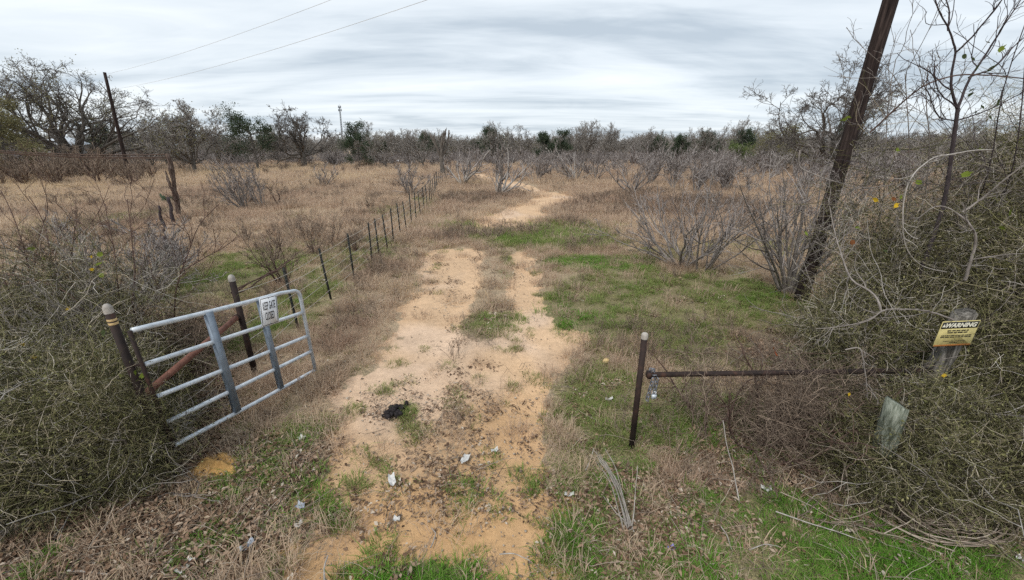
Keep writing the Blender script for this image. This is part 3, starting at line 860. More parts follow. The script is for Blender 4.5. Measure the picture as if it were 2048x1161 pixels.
# lettering as flat mesh from the built-in typeface
def text_mesh(txt, size, mat, shear=0.0, bold=0.0, width=None, height=None, depth=.0004):
    cu = bpy.data.curves.new('txt', 'FONT')
    cu.body, cu.size, cu.shear, cu.offset = txt, size, shear, bold
    cu.align_x, cu.align_y = 'CENTER', 'CENTER'
    cu.extrude = depth; cu.resolution_u = 3
    o = bpy.data.objects.new('txt', cu); COL.objects.link(o)
    dg = bpy.context.evaluated_depsgraph_get()
    me = bpy.data.meshes.new_from_object(o.evaluated_get(dg))
    bpy.data.objects.remove(o); bpy.data.curves.remove(cu)
    v = np.zeros(len(me.vertices) * 3, np.float32); me.vertices.foreach_get('co', v); v = v.reshape(-1, 3)
    lo, hi = v.min(0), v.max(0)
    v[:, :2] -= (lo[:2] + hi[:2]) / 2
    if width: v[:, 0] *= width / (hi[0] - lo[0])
    if height: v[:, 1] *= height / (hi[1] - lo[1])
    me.vertices.foreach_set('co', v.ravel())
    me.materials.clear(); me.materials.append(mat)
    me.name = 'lettering'
    return me
def rounded_plate(w, h, t, rad, n=5):
    pts = []
    for cx, cy, a0 in ((w / 2 - rad, h / 2 - rad, 0), (-w / 2 + rad, h / 2 - rad, 90), (-w / 2 + rad, -h / 2 + rad, 180), (w / 2 - rad, -h / 2 + rad, 270)):
        for k in range(n):
            a = math.radians(a0 + 90 * k / (n - 1))
            pts.append((cx + rad * math.cos(a), cy + rad * math.sin(a)))
    pts = np.array(pts); m = len(pts)
    V = np.concatenate([np.c_[pts, np.full(m, -t)], np.c_[pts, np.zeros(m)]])
    i = np.arange(m); j = (i + 1) % m
    return V, [np.stack([i, j, j + m, i + m], 1), i[None, ::-1], (i + m)[None]]
def ring_plate(w, h, rad, bw, n=5):
    a, _ = rounded_plate(w, h, 0, rad, n); c, _ = rounded_plate(w - 2 * bw, h - 2 * bw, 0, max(rad - bw, .002), n)
    m = len(a) // 2
    i = np.arange(m); j = (i + 1) % m
    V = np.concatenate([a[m:], c[m:]])
    return V, [np.stack([i, j, j + m, i + m], 1)]

# white sign on the gate
sg_c = gp(.705, 0) * .5 + gp(.705, 1) * .5 + np.array([0, 0, -.0])
nrm_out = np.array([gdir[1], -gdir[0], 0.0])            # towards the track
sg_h, sg_w = .375, .265
slope = math.atan2(gp(1, 0)[2] - gp(0, 0)[2], np.linalg.norm((gB - gA)[:2]))
xa = np.array([gdir[0] * math.cos(slope), gdir[1] * math.cos(slope), math.sin(slope)])
za = np.cross(xa, nrm_out) * -1
za = nrm(np.cross(nrm_out, xa)); 
if za[2] < 0: za = -za
zz_ = np.cross(xa, za)
sgm = Matrix(((xa[0], za[0], zz_[0]), (xa[1], za[1], zz_[1]), (xa[2], za[2], zz_[2])))
face = 1 if np.dot(zz_, nrm_out) > 0 else -1
sg = empty('gate_sign', sg_c + nrm_out * .046, 'small white metal sign with black border hanging on the gate rails', 'sign')
sg.rotation_euler = sgm.to_euler() if face == 1 else (sgm @ Matrix.Rotation(math.pi, 3, 'Y')).to_euler()
part('panel', rounded_plate(sg_w, sg_h, .0025, .022), MT['signwhite'], sg, False)
o = part('border', ring_plate(sg_w - .016, sg_h - .016, .018, .008), MT['signblack'], sg, False); o.location.z = .0012
for txt, yy, hh, ww in (('KEEP GATE', .075, .105, .19), ('CLOSED', -.06, .105, .14)):
    o = link('lettering', text_mesh(txt, .1, MT['signblack'], 0, .001, ww, hh), sg, (0, yy, .0015))
for yy in (.17, -.17):
    part('bolt', lathe([(.007, 0), (.006, .005), (.001, .006)], 8, (0, yy, 0)), MT['chain'], sg)

# right gate post, long pipe rail, chain and wires
RP = AT(1262, 905, 3.57); RP[2] = hz(RP[0], RP[1]); RT = AT(1290, 668, 3.57)
rp = empty('gate_post', RP, 'black rusted pipe post with pale domed cap beside the track', 'post')
part('pipe', pipe(RP - [0, 0, .2], RT - [0, 0, .02], .032, .032, 14), MT['rustdark'], rp, base=RP)
part('cap', dome(RT - [0, 0, .015], .035, .03), MT['concrete'], rp, base=RP)
SPD = 3.78
ra, rb = AT(1293, 750, 3.57), AT(1862, 741, 3.68)
rl = empty('pipe_rail', ra, 'long black pipe rail running from the capped post into the brush', 'rail')
part('pipe', pipe(ra, rb, .028, .028, 12), MT['rustdark'], rl, base=ra)
part('bracket', box(ra + [.03, 0, 0], (.05, .066, .066)), MT['rustdark'], rl, False, base=ra)

def link_mesh(L, Wd, r):
    a = np.linspace(0, 2 * math.pi, 15)[:-1]
    P = np.stack([np.cos(a) * (Wd / 2), np.zeros(14), np.sin(a) * (Wd / 2) + np.where(np.sin(a) > 0, 1, -1) * (L - Wd) / 2], 1)
    P = np.concatenate([P, P[:1]])
    T = nrm(np.roll(P[:-1], -1, 0) - np.roll(P[:-1], 1, 0)); T = np.concatenate([T, T[:1]])
    n = np.tile([0, 1.0, 0], (15, 1)); b_ = np.cross(T, n)
    th = np.arange(6) * math.pi / 3
    V = (P[:, None] + r * (n[:, None] * np.cos(th)[:, None] + b_[:, None] * np.sin(th)[:, None])).reshape(-1, 3)
    k = np.arange(14)[:, None] * 6; s = np.arange(6)[None]; s2 = (s + 1) % 6
    return mk_mesh('link', V, [np.stack([k + s, k + s2, k + 6 + s2, k + 6 + s], -1).reshape(-1, 4)], [MT['chain']], True)
ch_c = AT(1309, 750, 3.57); ch_c[2] = ra[2]
ch = empty('chain', ch_c, 'steel chain looped over the pipe rail next to its post', 'chain')
lm = link_mesh(.062, .036, .0065)
pth = []
for k in range(3):
    a = math.pi * (k + .5) / 3
    pth.append((np.array([-.02, -.05 * math.cos(a), .045 * math.sin(a)]), a))
zz0 = -.03
for k in range(6):
    link('link', lm, ch, (-.03 - .006 * k, -.05, zz0 - .047 * k), (0, .1, (k % 2) * math.pi / 2 + .4))
for k in range(4):
    link('link', lm, ch, (.012 - .002 * k, -.052, zz0 - .047 * k), (0, -.05, ((k + 1) % 2) * math.pi / 2 + .3))
for p, a in pth:
    link('link', lm, ch, p, (math.pi / 2 - a, 0, 0))
V, F = join([box((.004, -.055, -.235), (.05, .022, .05)), pipe((-.012, -.055, -.21), (-.012, -.055, -.175), .006, .006, 8), pipe((.020, -.055, -.21), (.020, -.055, -.175), .006, .006, 8), pipe((-.012, -.055, -.175), (.020, -.055, -.175), .006, .006, 8)])
part('padlock', (V, F), MT['galv'], ch, False)
rw = empty('barbed_wire', RP, 'thin wires strung from the black capped post into the brush', 'wire')
for row, row2 in ((700, 706), (806, 812), (862, 870)):
    p0 = AT(1282, row, 3.57); p1 = AT(1500, row2, 3.62); p2 = AT(1880, row2 - 4, 3.75)
    part('strand', wire([p0, p1, p2], .0028, .02), MT['wirerust'], rw, base=RP)

# wooden post carrying the warning sign
WP = AT(1800, 1000, SPD); WP[2] = hz(WP[0], WP[1]); WT = AT(1926, 628, SPD); WP[0] = WT[0] - .10
def wood_post(name, base, top, ra_, rb_, mat, label, seed, slant=.05, S=16):
    rg = np.random.default_rng(seed)
    root = empty(name, base, label, 'post')
    K = 10
    t = np.linspace(0, 1, K)
    P = (base - [0, 0, .25])[None] * (1 - t[:, None]) + top[None] * t[:, None]
    R = np.linspace(ra_, rb_, K)
    V, F, _ = tubes(P[None], R[None], S, True)
    V = V.reshape(K, S, 3)
    lob = 1 + rg.normal(0, .035, (1, S, 1)) + rg.normal(0, .012, (K, S, 1))
    V = P[:, None] + (V - P[:, None]) * lob
    V[-1, :, 2] += (V[-1, :, 0] - top[0]) * slant / rb_ + rg.normal(0, .01, S)
    part('wood', (V.reshape(-1, 3), F), mat, root, False, base=base)
    return root
wood_post('wooden_post', WP, WT, .105, .090, MT['oldwood'], 'thick weathered grey wooden post carrying the yellow warning sign', 3)
LP = AT(1742, 985, 3.05); LP[2] = hz(LP[0], LP[1]); LT = AT(1795, 808, 2.98)
wood_post('cut_post', LP, LT, .095, .085, MT['mosswood'], 'short mossy cut-off post leaning in the brush below the warning sign', 4, -.055)

ws_c = (AT(1880, 642, 3.62) + AT(1962, 642, 3.62) + AT(1866, 692, 3.62) + AT(1946, 692, 3.62)) / 4
ws = empty('warning_sign', ws_c, 'yellow warning sign with black heading nailed to the wooden post', 'sign')
ws.rotation_euler = (math.pi / 2, math.radians(-.6), math.radians(4))
SW, SH = .42, .285
part('panel', rounded_plate(SW, SH, .003, .008), MT['signyellow'], ws, False)
o = part('heading_band', rounded_plate(SW - .014, .075, .0005, .004), MT['signblack'], ws, False); o.location = (0, SH / 2 - .046, .0012)
link('lettering', text_mesh('WARNING', .07, MT['signcream'], .25, .0025, .345, .05), ws, (.012, SH / 2 - .046, .0022))
tri = mk_mesh('warning_triangle', [(-.02, -.016, 0), (.02, -.016, 0), (0, .02, 0)], [np.array([[0, 1, 2]])], [MT['signcream']])
link('warning_triangle', tri, ws, (-SW / 2 + .032, SH / 2 - .048, .0022))
def fine_print(y, w, h, seed, mat):
    rg = np.random.default_rng(seed); bits = []; x = -w / 2
    while x < w / 2:
        k = int(rg.integers(3, 9))
        for _ in range(k):
            if x > w / 2: break
            u_ = h * rg.uniform(.30, .62)
            V, F = box((x + u_ / 2, y + rg.uniform(-.04, .04) * h, .0013), (u_ * .78, h * rg.uniform(.7, 1.0), .0004))
            bits.append((V, F)); x += u_
        x += h * .45
    part('fine_print', join(bits), mat, ws, False)
for y, w, h, sd in ((.034, .235, .017, 1), (.012, .22, .017, 2), (-.022, .33, .012, 3), (-.040, .34, .013, 4), (-.087, .24, .007, 5), (-.105, .09, .009, 6)):
    fine_print(y, w, h, sd, MT['signblack'])
part('emblem', lathe([(.007, 0), (.006, .0008), (.001, .001)], 8, (.005, -.064, .001)), MT['signgreen'], ws, False)
part('rusty_edge', box((0, -SH / 2 + .007, .0012), (SW - .008, .020, .0012)), MT['signrust'], ws, False)
for x in (-SW / 2 + .018, SW / 2 - .018):
    part('nail', lathe([(.006, 0), (.005, .004), (.001, .005)], 8, (x * .35, SH / 2 - .008, 0)), MT['chain'], ws)

# ------------------------------------------------------------------ steel post and wire fence along the track
TB = [(600, 662), (657, 604), (701, 562), (735, 529), (759, 516), (778, 500), (795, 488), (808, 474), (817, 462), (826, 451), (834, 441), (841, 431), (847, 422), (853, 414), (858, 407), (862, 401), (865, 395), (868, 389), (871, 384), (873, 379), (875, 375), (876, 371), (877, 368)]
fy = np.array([G(*p)[1] for p in TB]); fx = np.array([G(*p)[0] for p in TB])
cfit = np.polyfit(fy, fx, 2)
FY = np.concatenate([fy, fy[-1] + np.array([1.6, 3.2, 4.8, 6.4, 8.0])])
FX = np.polyval(cfit, np.minimum(FY, 34)) - .06 * np.maximum(FY - 34, 0)
fence = empty('wire_fence', (b2[0], b2[1], hz(b2[0], b2[1])), 'wire fence on thin black steel posts running beside the track', 'fence')
FB = np.array([b2[0], b2[1], hz(b2[0], b2[1])])
def tpost_mesh():
    bits = [box((0, 0, .50), (.042, .008, 1.40)), box((0, .018, .50), (.007, .034, 1.40))]
    for k in range(18):
        bits.append(box((0, -.007, .12 + .06 * k), (.014, .010, .022)))
    V, F = join(bits)
    return mk_mesh('post', V, F, [MT['tpost']])
tm = tpost_mesh()
PT = []
rf = np.random.default_rng(66)
for k, (x, y) in enumerate(zip(FX, FY)):
    z = hz(x, y)
    o = link('post', tm, fence, np.array([x, y, z]) - FB, (rf.normal(0, .035), rf.normal(0, .03), rf.normal(0, .15)))
    o.scale = (1.05, 1.05, rf.uniform(.95, 1.05) * (1.12 if k in (9, 19) else 1.0))
    PT.append(np.array([x, y, z]))
for hgt in (.24, .46, .68, .90, 1.10):
    pts = [np.array([b2[0] + .04, b2[1], hgt * 1.18 + .05])] + [p + [.015, -.01, hgt + rf.normal(0, .012)] for p in PT]
    part('wire', wire(pts, .0052, .02, 6), MT['wire'], fence, base=FB)
# dead vine running along the top wire by the brace post
vb = AT(466, 585, 5.2); ve = AT(640, 490, 8.2)
vn = empty('dead_vine', vb, 'dead woody vine twisting along the top fence wire by the capped post', 'vine')
rv = np.random.default_rng(9)
for k in range(3):
    t = np.linspace(0, 1, 16)[:, None]
    P = vb * (1 - t) + ve * t + np.cumsum(rv.normal(0, .014, (16, 3)), 0) + [0, 0, .03 * k - .03]
    part('stem', tubes(P[None], np.linspace(.012, .004, 16)[None], 5)[:2], MT['brownb'], vn, base=vb)

# ------------------------------------------------------------------ old leaning wooden fence in the left of the field
OB = G(358, 436); OB[2] = hz(OB[0], OB[1]); OT = AT(338, 308, OB[1])
of = empty('old_fence', OB, 'old fence of rotting brown posts with wires strung to the tall corner post', 'fence')
def rough_post(P0, P1, r0_, r1_, seed, mat):
    rg = np.random.default_rng(seed); K = 9
    t = np.linspace(0, 1, K)[:, None]
    P = P0 * (1 - t) + P1 * t + rg.normal(0, .02, (K, 3))
    V, F, _ = tubes(P[None], (np.linspace(r0_, r1_, K) * (1 + rg.normal(0, .12, K)))[None], 8, True)
    V += rg.normal(0, .012, V.shape)
    return V, F
part('post', rough_post(OB - [0, 0, .2], OT, .11, .085, 1, MT['redwood']), MT['redwood'], of, False, base=OB)
s0, s1 = AT(352, 402, OB[1] - .15), AT(331, 345, OB[1] - .15)
part('split_plank', rough_post(s0, s1, .07, .035, 2, None), MT['redwood'], of, False, base=OB)
for (xa_, ya_, xt, yt), rr_, sd in (((333, 475, 316, 410), .055, 5), ((345, 452, 338, 395), .07, 6), ((338, 520, 330, 468), .04, 7)):
    q0 = G(xa_, ya_); q1 = AT(xt, yt, q0[1])
    part('post', rough_post(q0 - [0, 0, .1], q1, rr_, rr_ * .8, sd, None), MT['darkb'], of, False, base=OB)
for dz, dz2 in ((-.02, .05), (-.14, -.02), (-.20, -.05)):
    a = OT + [0, 0, dz]; c = AT(0, 304, OB[1] + .5) + [0, 0, dz2]; e_ = c + (c - a) * .9
    part('wire', wire([a, c, e_], .022 if dz > -.2 else .014, .10, 14), MT['wirerust'], of, base=OB)

# ------------------------------------------------------------------ utility poles and their lines
UP = G(1600, 602); UP[2] = hz(UP[0], UP[1]); UTOP = UP + (AT(1781, 0, UP[1]) - UP) / (AT(1781, 0, UP[1])[2] - UP[2]) * 9.2
up = empty('utility_pole', UP, 'dark brown wooden utility pole rising out of frame beside the bare multi-stemmed tree', 'utility pole')
part('shaft', pipe(UP - [0, 0, .4], UTOP, .135, .105, 18, 14), MT['pole'], up, base=UP)
for k, dz in enumerate((.25, 1.1)):
    c = UTOP - [0, 0, dz]
    part('bracket', pipe(c + [0, -.05, 0], c + [-.10, .22, 0], .022, .02, 8), MT['rustdark'], up, base=UP)
    part('insulator', lathe([(.02, -.07), (.055, -.05), (.035, -.01), (.06, .02), (.03, .06), (.005, .075)], 10, c + [-.10, .25, .02]), MT['porcelain'], up, base=UP)
UA = [UTOP - [.10, -.25, .25], UTOP - [.10, -.25, 1.1]]
FD = 39.0
LPb, LPt = AT(250, 318, FD), AT(209, 145, FD)
d_p = (LPt - LPb) / np.linalg.norm(LPt - LPb)
LB = LPb + d_p * ((0 - LPb[2]) / d_p[2])
lp = empty('utility_pole', LB, 'thin dark utility pole leaning in front of the large bare oak', 'utility pole')
part('shaft', pipe(LB - d_p * .4, LPt, .17, .11, 12, 8), MT['pole'], lp, base=LB)
a = np.linspace(-.5, 4.0, 12)
P = LPt + [.12, 0, -.45] + np.stack([.28 + .14 * np.cos(a + .6), 0 * a, .22 * np.sin(a + .6)], 1)
part('bracket', pipe(LPt + [.0, 0, -.35], LPt + [.30, 0, -.40], .03, .03, 8), MT['rustdark'], lp, base=LB)
part('insulator_hook', tubes(P[None], np.full((1, 12), .028), 6)[:2], MT['porcelain'], lp, base=LB)
LA = [LPt + [.3, 0, -.1], LPt + [.3, 0, -1.35]]
for k, (lab, sg_) in enumerate((('upper thin cable crossing the sky between the two utility poles', .45), ('lower thin cable crossing the sky between the two utility poles', .5))):
    V, F = wire([LA[k], UA[k]], .0065, sg_, 40)
    o = link('overhead_cable', mk_mesh('overhead_cable', V - LA[k], F, [MT['wire']], True), None, LA[k])
    tag(o, lab, 'cable')

# ------------------------------------------------------------------ lattice mast far behind the trees
MD = 260.0
mb, mt = AT(687, 300, MD), AT(679, 214, MD)
mb[2] = 0
ms = empty('radio_mast', mb, 'slender lattice radio mast standing far behind the trees', 'mast')
Hm = mt[2]
tt = np.linspace(0, 1, 20)
lean = (mt - mb)
lean = np.array([mt[0] - mb[0], 0, Hm])
bits = []
for k in range(3):
    a_ = k * 2.094
    o_ = np.array([math.cos(a_), math.sin(a_), 0]) * .62
    bits.append(pipe(o_, o_ * .5 + lean, .16, .12, 5, 2))
for i in range(19):
    for k in range(3):
        a1, a2 = k * 2.094, (k + 1) * 2.094
        w1, w2 = .62 * (1 - .5 * tt[i]), .62 * (1 - .5 * tt[i + 1])
        bits.append(pipe(lean * tt[i] + [w1 * math.cos(a1), w1 * math.sin(a1), 0], lean * tt[i + 1] + [w2 * math.cos(a2), w2 * math.sin(a2), 0], .09, .09, 4, 2))
part('lattice', join(bits), MT['steel'], ms)
for dz, w in ((0, 1.3), (-1.8, 1.6)):
    part('antenna_array', join([box(lean + [x, 0, dz], (.4, .4, 1.3)) for x in (-w / 2, w / 2)] + [box(lean + [0, 0, dz], (w, .2, .2))]), MT['steel'], ms, False)
part('lightning_rod', pipe(lean, lean + [0, 0, 1.6], .1, .06, 5), MT['steel'], ms)

# ------------------------------------------------------------------ far sheds whose pale roofs show through the trees
def shed(c, w, d, h, rise, rz, label, kind='shed'):
    root = empty('shed', c, label, 'shed', rz=rz)
    part('wall', box((0, 0, h / 2), (w, d, h)), MT['wallgrey'], root, False)
    sl = math.atan2(rise, d / 2)
    for s in (-1, 1):
        R = Matrix.Rotation(-s * sl, 3, 'X')
        V, F = box((0, s * d / 4, h + rise / 2 + .05), (w + .6, math.hypot(d / 2, rise) + .3, .06), R)
        part('roof_sheet', (V, F), MT['roofmetal'], root, False)
    part('door', box((w * .2, -d / 2 - .02, 1.0), (1.0, .06, 2.0)), MT['oldwood'], root, False)
    return root
c = AT(86, 300, 62); c[2] = 0
def slant_roof(px0, r0, px1, r1, D, deep, label):
    p0, p1 = AT(px0, r0, D), AT(px1, r1, D)
    m = (p0 + p1) / 2; base = np.array([m[0], D + deep / 2, 0])
    root = empty('shed', base, label, 'shed')
    w = np.linalg.norm(p1 - p0); ang = math.atan2(p1[2] - p0[2], p1[0] - p0[0])
    R = Matrix.Rotation(-ang, 3, 'Y') @ Matrix.Rotation(math.radians(10), 3, 'X')
    V, F = box(np.array([m[0], D + deep / 2, m[2]]) - base, (w, deep, .12), R)
    part('roof_sheet', (V, F), MT['roofmetal'], root, False)
    hh = max(.3, m[2] - .6)
    part('wall', box((0, 0, hh / 2), (w * .9, deep * .8, hh)), MT['wallgrey'], root, False)
    part('door', box((w * .1, -deep * .4 - .02, hh * .4), (.9, .06, hh * .8)), MT['oldwood'], root, False)
    return root
slant_roof(60, 279, 112, 294, 60, 5, 'shed with slanting pale metal roof half hidden under the big oak')
slant_roof(738, 328, 812, 329.5, 76, 6, 'low pale metal roofed shed at the far edge of the field')
slant_roof(296, 293, 322, 294, 80, 5, 'small pale roofed shed glimpsed behind the trees past the thin pole')
# ------------------------------------------------------------------ trees
def rnd_attr(r, out, levs):
    return np.concatenate([r.uniform(0, 1, len(l[0]))[o[2]] for l, o in zip(levs, out)])
def twig_obj(name, r, levs, sides, mat, parent):
    out = leveltubes(levs, sides)
    V, F = join(out)
    o = link(name, mk_mesh(name, V, F, [mat], attrs={'rnd': rnd_attr(r, out, levs)}), parent)
    o['kind'] = 'stuff'
    return o
def wood_obj(name, levs, sides, mat, parent):
    V, F = join(leveltubes(levs, sides))
    return link(name, mk_mesh(name, V, F, [mat], True), parent)
def leaf_cards(r, C, s0, s1, n, spread):
    """n small leaf-shaped faces round each centre"""
    N = len(C) * n
    P = np.repeat(C, n, 0) + r.normal(0, spread, (N, 3))
    a = nrm(r.normal(0, 1, (N, 3))); b_ = nrm(np.cross(a, r.normal(0, 1, (N, 3))))
    s = r.uniform(s0, s1, N)[:, None]
    V = np.stack([P - a * s, P + b_ * s * .5, P + a * s, P - b_ * s * .5], 1).reshape(-1, 3)
    return V, [np.arange(N * 4).reshape(-1, 4)]
def oak(name, loc, h, spread, seed, label, fine=1, lean=(0, 0), leaf=None, nleaf=0, limbs=8, up=.05, low=.22, trunk_r=None, big=False, tw='oaktwig', reach=1.0):
    """spreading bare tree of height h; built about its own base"""
    r = np.random.default_rng(seed)
    root = empty(name, loc, label, 'tree')
    R0 = trunk_r or h * .042
    th = h * low
    t0 = trunk_level(r, [0, 0, -.3], [lean[0], lean[1], 1], th + .3, R0, 6, .05, .05, .8)
    top = t0[0][0, -1]
    az = np.arange(limbs) * 2.4 + r.uniform(0, .6, limbs)
    el = r.uniform(.25, 1.2, limbs)
    D = np.stack([np.cos(az) * np.cos(el), np.sin(az) * np.cos(el), np.sin(el)], 1) + [lean[0], lean[1], 0]
    f = r.uniform(.55, 1, limbs)[:, None]
    B = t0[0][0, 2] * (1 - f) + top * f
    Lm = np.sqrt((np.cos(el) * spread * .5) ** 2 + (np.sin(el) * (h - th) * .92) ** 2) * r.uniform(.85, 1.1, limbs) * reach
    l1 = trunk_level(r, B, D, Lm, np.full(limbs, R0 * .42), 12, .26 if big else .2, up, .10)
    l2 = spawn(r, l1, 6, .22, .97, .4, 1.1, .46, .6, 7, .24, up * .8, .03)
    l3 = spawn(r, l2, 5, .2, 1, .4, 1.1, .5, .62, 6, .28, up * .5, .02)
    l4 = spawn(r, l3, 3 * fine, .2, 1, .4, 1.1, .55, .7, 4, .3, .02, .024 if big else .014)
    l5 = spawn(r, l4, 2, .2, 1, .4, 1.1, .6, .7, 3, .3, .02, .016) if big else None
    wood_obj('trunk', [t0], (12,), MT['oak'], root)
    wood_obj('limbs', [l1, l2], (8, 5), MT['oak'], root)
    twig_obj('crown', r, [l3, l4] + ([l5] if big else []), (4, 3, 3), MT[tw], root)
    if leaf:
        C = l4[0][r.integers(0, len(l4[0]), nleaf), -1]
        V, F = leaf_cards(r, C, .05, .12, 9, .3)
        link('foliage', mk_mesh('foliage', V, F, [leaf]), root)['kind'] = 'stuff'
    return root
def juniper(name, loc, h, w, seed, label, flat=.3, tiers=26, mat='juniper', per=46):
    r = np.random.default_rng(seed)
    root = empty(name, loc, label, 'tree')
    t0 = trunk_level(r, [0, 0, -.2], [r.normal(0, .05), 0, 1], h * .96, h * .03, 8, .04, .05, .25)
    z = r.uniform(.16, .97, tiers)
    prof = np.interp(z, [0, .2, .45, .7, .88, 1], [.55, .95, .85, .55, .45 * (1 + flat), .12])
    az = r.uniform(0, 6.283, tiers)
    tr = t0[0][0]
    B = np.stack([np.interp(z * h, tr[:, 2], tr[:, 0]), np.interp(z * h, tr[:, 2], tr[:, 1]), z * h], 1)
    D = np.stack([np.cos(az), np.sin(az), r.uniform(.0, .5, tiers)], 1)
    l1 = trunk_level(r, B, D, w * .5 * prof * r.uniform(.7, 1.2, tiers), np.full(tiers, h * .008), 6, .15, .03, .4)
    l2 = spawn(r, l1, 6, .35, 1, .3, 1.0, .4, .7, 4, .2, .02, .012)
    wood_obj('trunk', [t0], (8,), MT['oak'], root)
    wood_obj('limbs', [l1, l2], (5, 3), MT['oak'], root)
    C = np.concatenate([l2[0][:, -1], l2[0][:, -2], l1[0][:, -1], l1[0][:, -2]])
    V, F = leaf_cards(r, C, .05, .13, per // 3 + 6, .27)
    link('crown', mk_mesh('crown', V, F, [MT[mat]]), root)['kind'] = 'stuff'
    return root
def base_at(px, D, row=318):
    p = AT(px, row, D); p[2] = hz(p[0], p[1])
    return p
def z_at(row, D): return AT(1024, row, D)[2]

# individual trees one can pick out
oak('oak_tree', base_at(150, 52), z_at(138, 52), 29, 12, 'huge spreading bare oak with tangled limbs behind the thin pole', 2, (-.12, 0), MT['olive'], 620, 18, .06, .14, .62, big=True, tw='oakdark', reach=1.08)
oak('oak_tree', base_at(-70, 50), z_at(120, 50), 22, 21, 'bare oak cut off by the frame edge beyond the huge spreading oak', 2, (.15, 0), MT['olive'], 200, 11, .09, .2, .5, big=True)
juniper('evergreen_tree', base_at(10, 40), z_at(205, 40), 7, 31, 'olive green leafy tree under the oak at the frame edge', .3, 30, 'olive', 60)
oak('oak_tree', base_at(385, 50), z_at(192, 50), 10.5, 23, 'upright twiggy olive grey tree standing alone between pole and junipers', 3, (-.06, 0), MT['olive'], 200, 13, .16, .16, .25, big=True)
juniper('juniper_tree', base_at(512, 56), z_at(240, 56), 8.2, 33, 'dark green flat topped juniper beside the tall bare oak', .9, 30)
oak('oak_tree', base_at(606, 62), z_at(200, 62), 12.0, 24, 'tall bare oak with dark forked trunk between the two dark junipers', 2, (0, 0), None, 0, 13, .08, .22, .42, big=True, tw='oakdark', reach=1.0)
juniper('juniper_tree', base_at(718, 62), z_at(248, 62), 5.2, 34, 'narrow dark juniper below the radio mast', .2, 26)
def snag(px, D, top, seed, label):
    r = np.random.default_rng(seed); h = z_at(top, D); loc = base_at(px, D)
    root = empty('dead_tree', loc, label, 'tree')
    t0 = trunk_level(r, [0, 0, -.2], [0, 0, 1], h * .5, .28, 6, .03, .05, .8)
    n = 8; az = np.linspace(0, 5.6, n); el = np.linspace(1.0, 1.35, n)
    D_ = np.stack([np.cos(az) * np.cos(el), .3 * np.sin(az), np.sin(el)], 1)
    l1 = trunk_level(r, np.repeat(t0[0][0, -2:-1], n, 0), D_, r.uniform(.38, .56, n) * h, np.full(n, .17), 7, .10, .04, .4)
    l2 = spawn(r, l1, 2, .4, .9, .3, .7, .35, .6, 4, .15, .1, .04)
    wood_obj('trunk', [t0], (10,), MT['oak'], root)
    wood_obj('limbs', [l1, l2], (7, 5), MT['oak'], root)
snag(884, 46, 247, 41, 'leafless dead snag with a few upright broken limbs at the fence end')
oak('bare_tree', base_at(990, 70), z_at(246, 70), 8.5, 25, 'bare fan shaped tree behind the scrub right of the dead snag', 2, (0, 0), None, 0, 10, .22, .25)
oak('bare_tree', base_at(1172, 78), z_at(236, 78), 9.5, 26, 'tall round headed bare tree above the bend of the track', 2, (0, 0), None, 0, 9, .2, .3)
juniper('juniper_tree', base_at(1087, 80), z_at(268, 80), 4.5, 35, 'small dark juniper, one on the outer side of the pair beyond the bend')
juniper('juniper_tree', base_at(1120, 80), z_at(264, 80), 5.0, 36, 'larger dark juniper of the pair beside the round headed bare tree')
oak('bare_tree', base_at(1302, 78), z_at(254, 78), 7.5, 27, 'small bare tree rising over a dark juniper in the middle of the treeline', 2, (0, 0), None, 0, 8, .18, .3)
juniper('juniper_tree', base_at(1318, 80), z_at(278, 80), 6.5, 37, 'broad low dark juniper under the small bare tree of the treeline')
juniper('juniper_tree', base_at(1358, 80), z_at(274, 80), 5.0, 38, 'dark juniper between the two small bare trees of the treeline')
oak('bare_tree', base_at(1406, 74), z_at(246, 74), 9.0, 28, 'bare tree with thick dark trunk left of the pale green bush', 2, (0, 0), None, 0, 9, .1, .25)
oak('bare_tree', base_at(1466, 76), z_at(240, 76), 9.0, 29, 'hazy bare tree behind the dark juniper left of the big oak', 2, (0, 0), None, 0, 9, .18, .3)
juniper('juniper_tree', base_at(1484, 74), z_at(263, 74), 5.0, 39, 'dark juniper standing above the pale green bush')
juniper('green_bush', base_at(1478, 66), z_at(288, 66), 5.5, 40, 'rounded pale green bush at the edge of the scrub near the big oak', .3, 24, 'bushgreen', 60)
oak('oak_tree', base_at(1656, 48), z_at(192, 48), 19.0, 63, 'large bare oak with twisting limbs behind the dark utility pole', 2, (-.03, 0), None, 0, 16, .07, .22, .42, big=True, tw='oakdark', reach=1.2)
juniper('olive_tree', base_at(1560, 56), z_at(262, 56), 8.5, 44, 'low olive brown tree beneath the large bare oak', .2, 30, 'olive', 26)

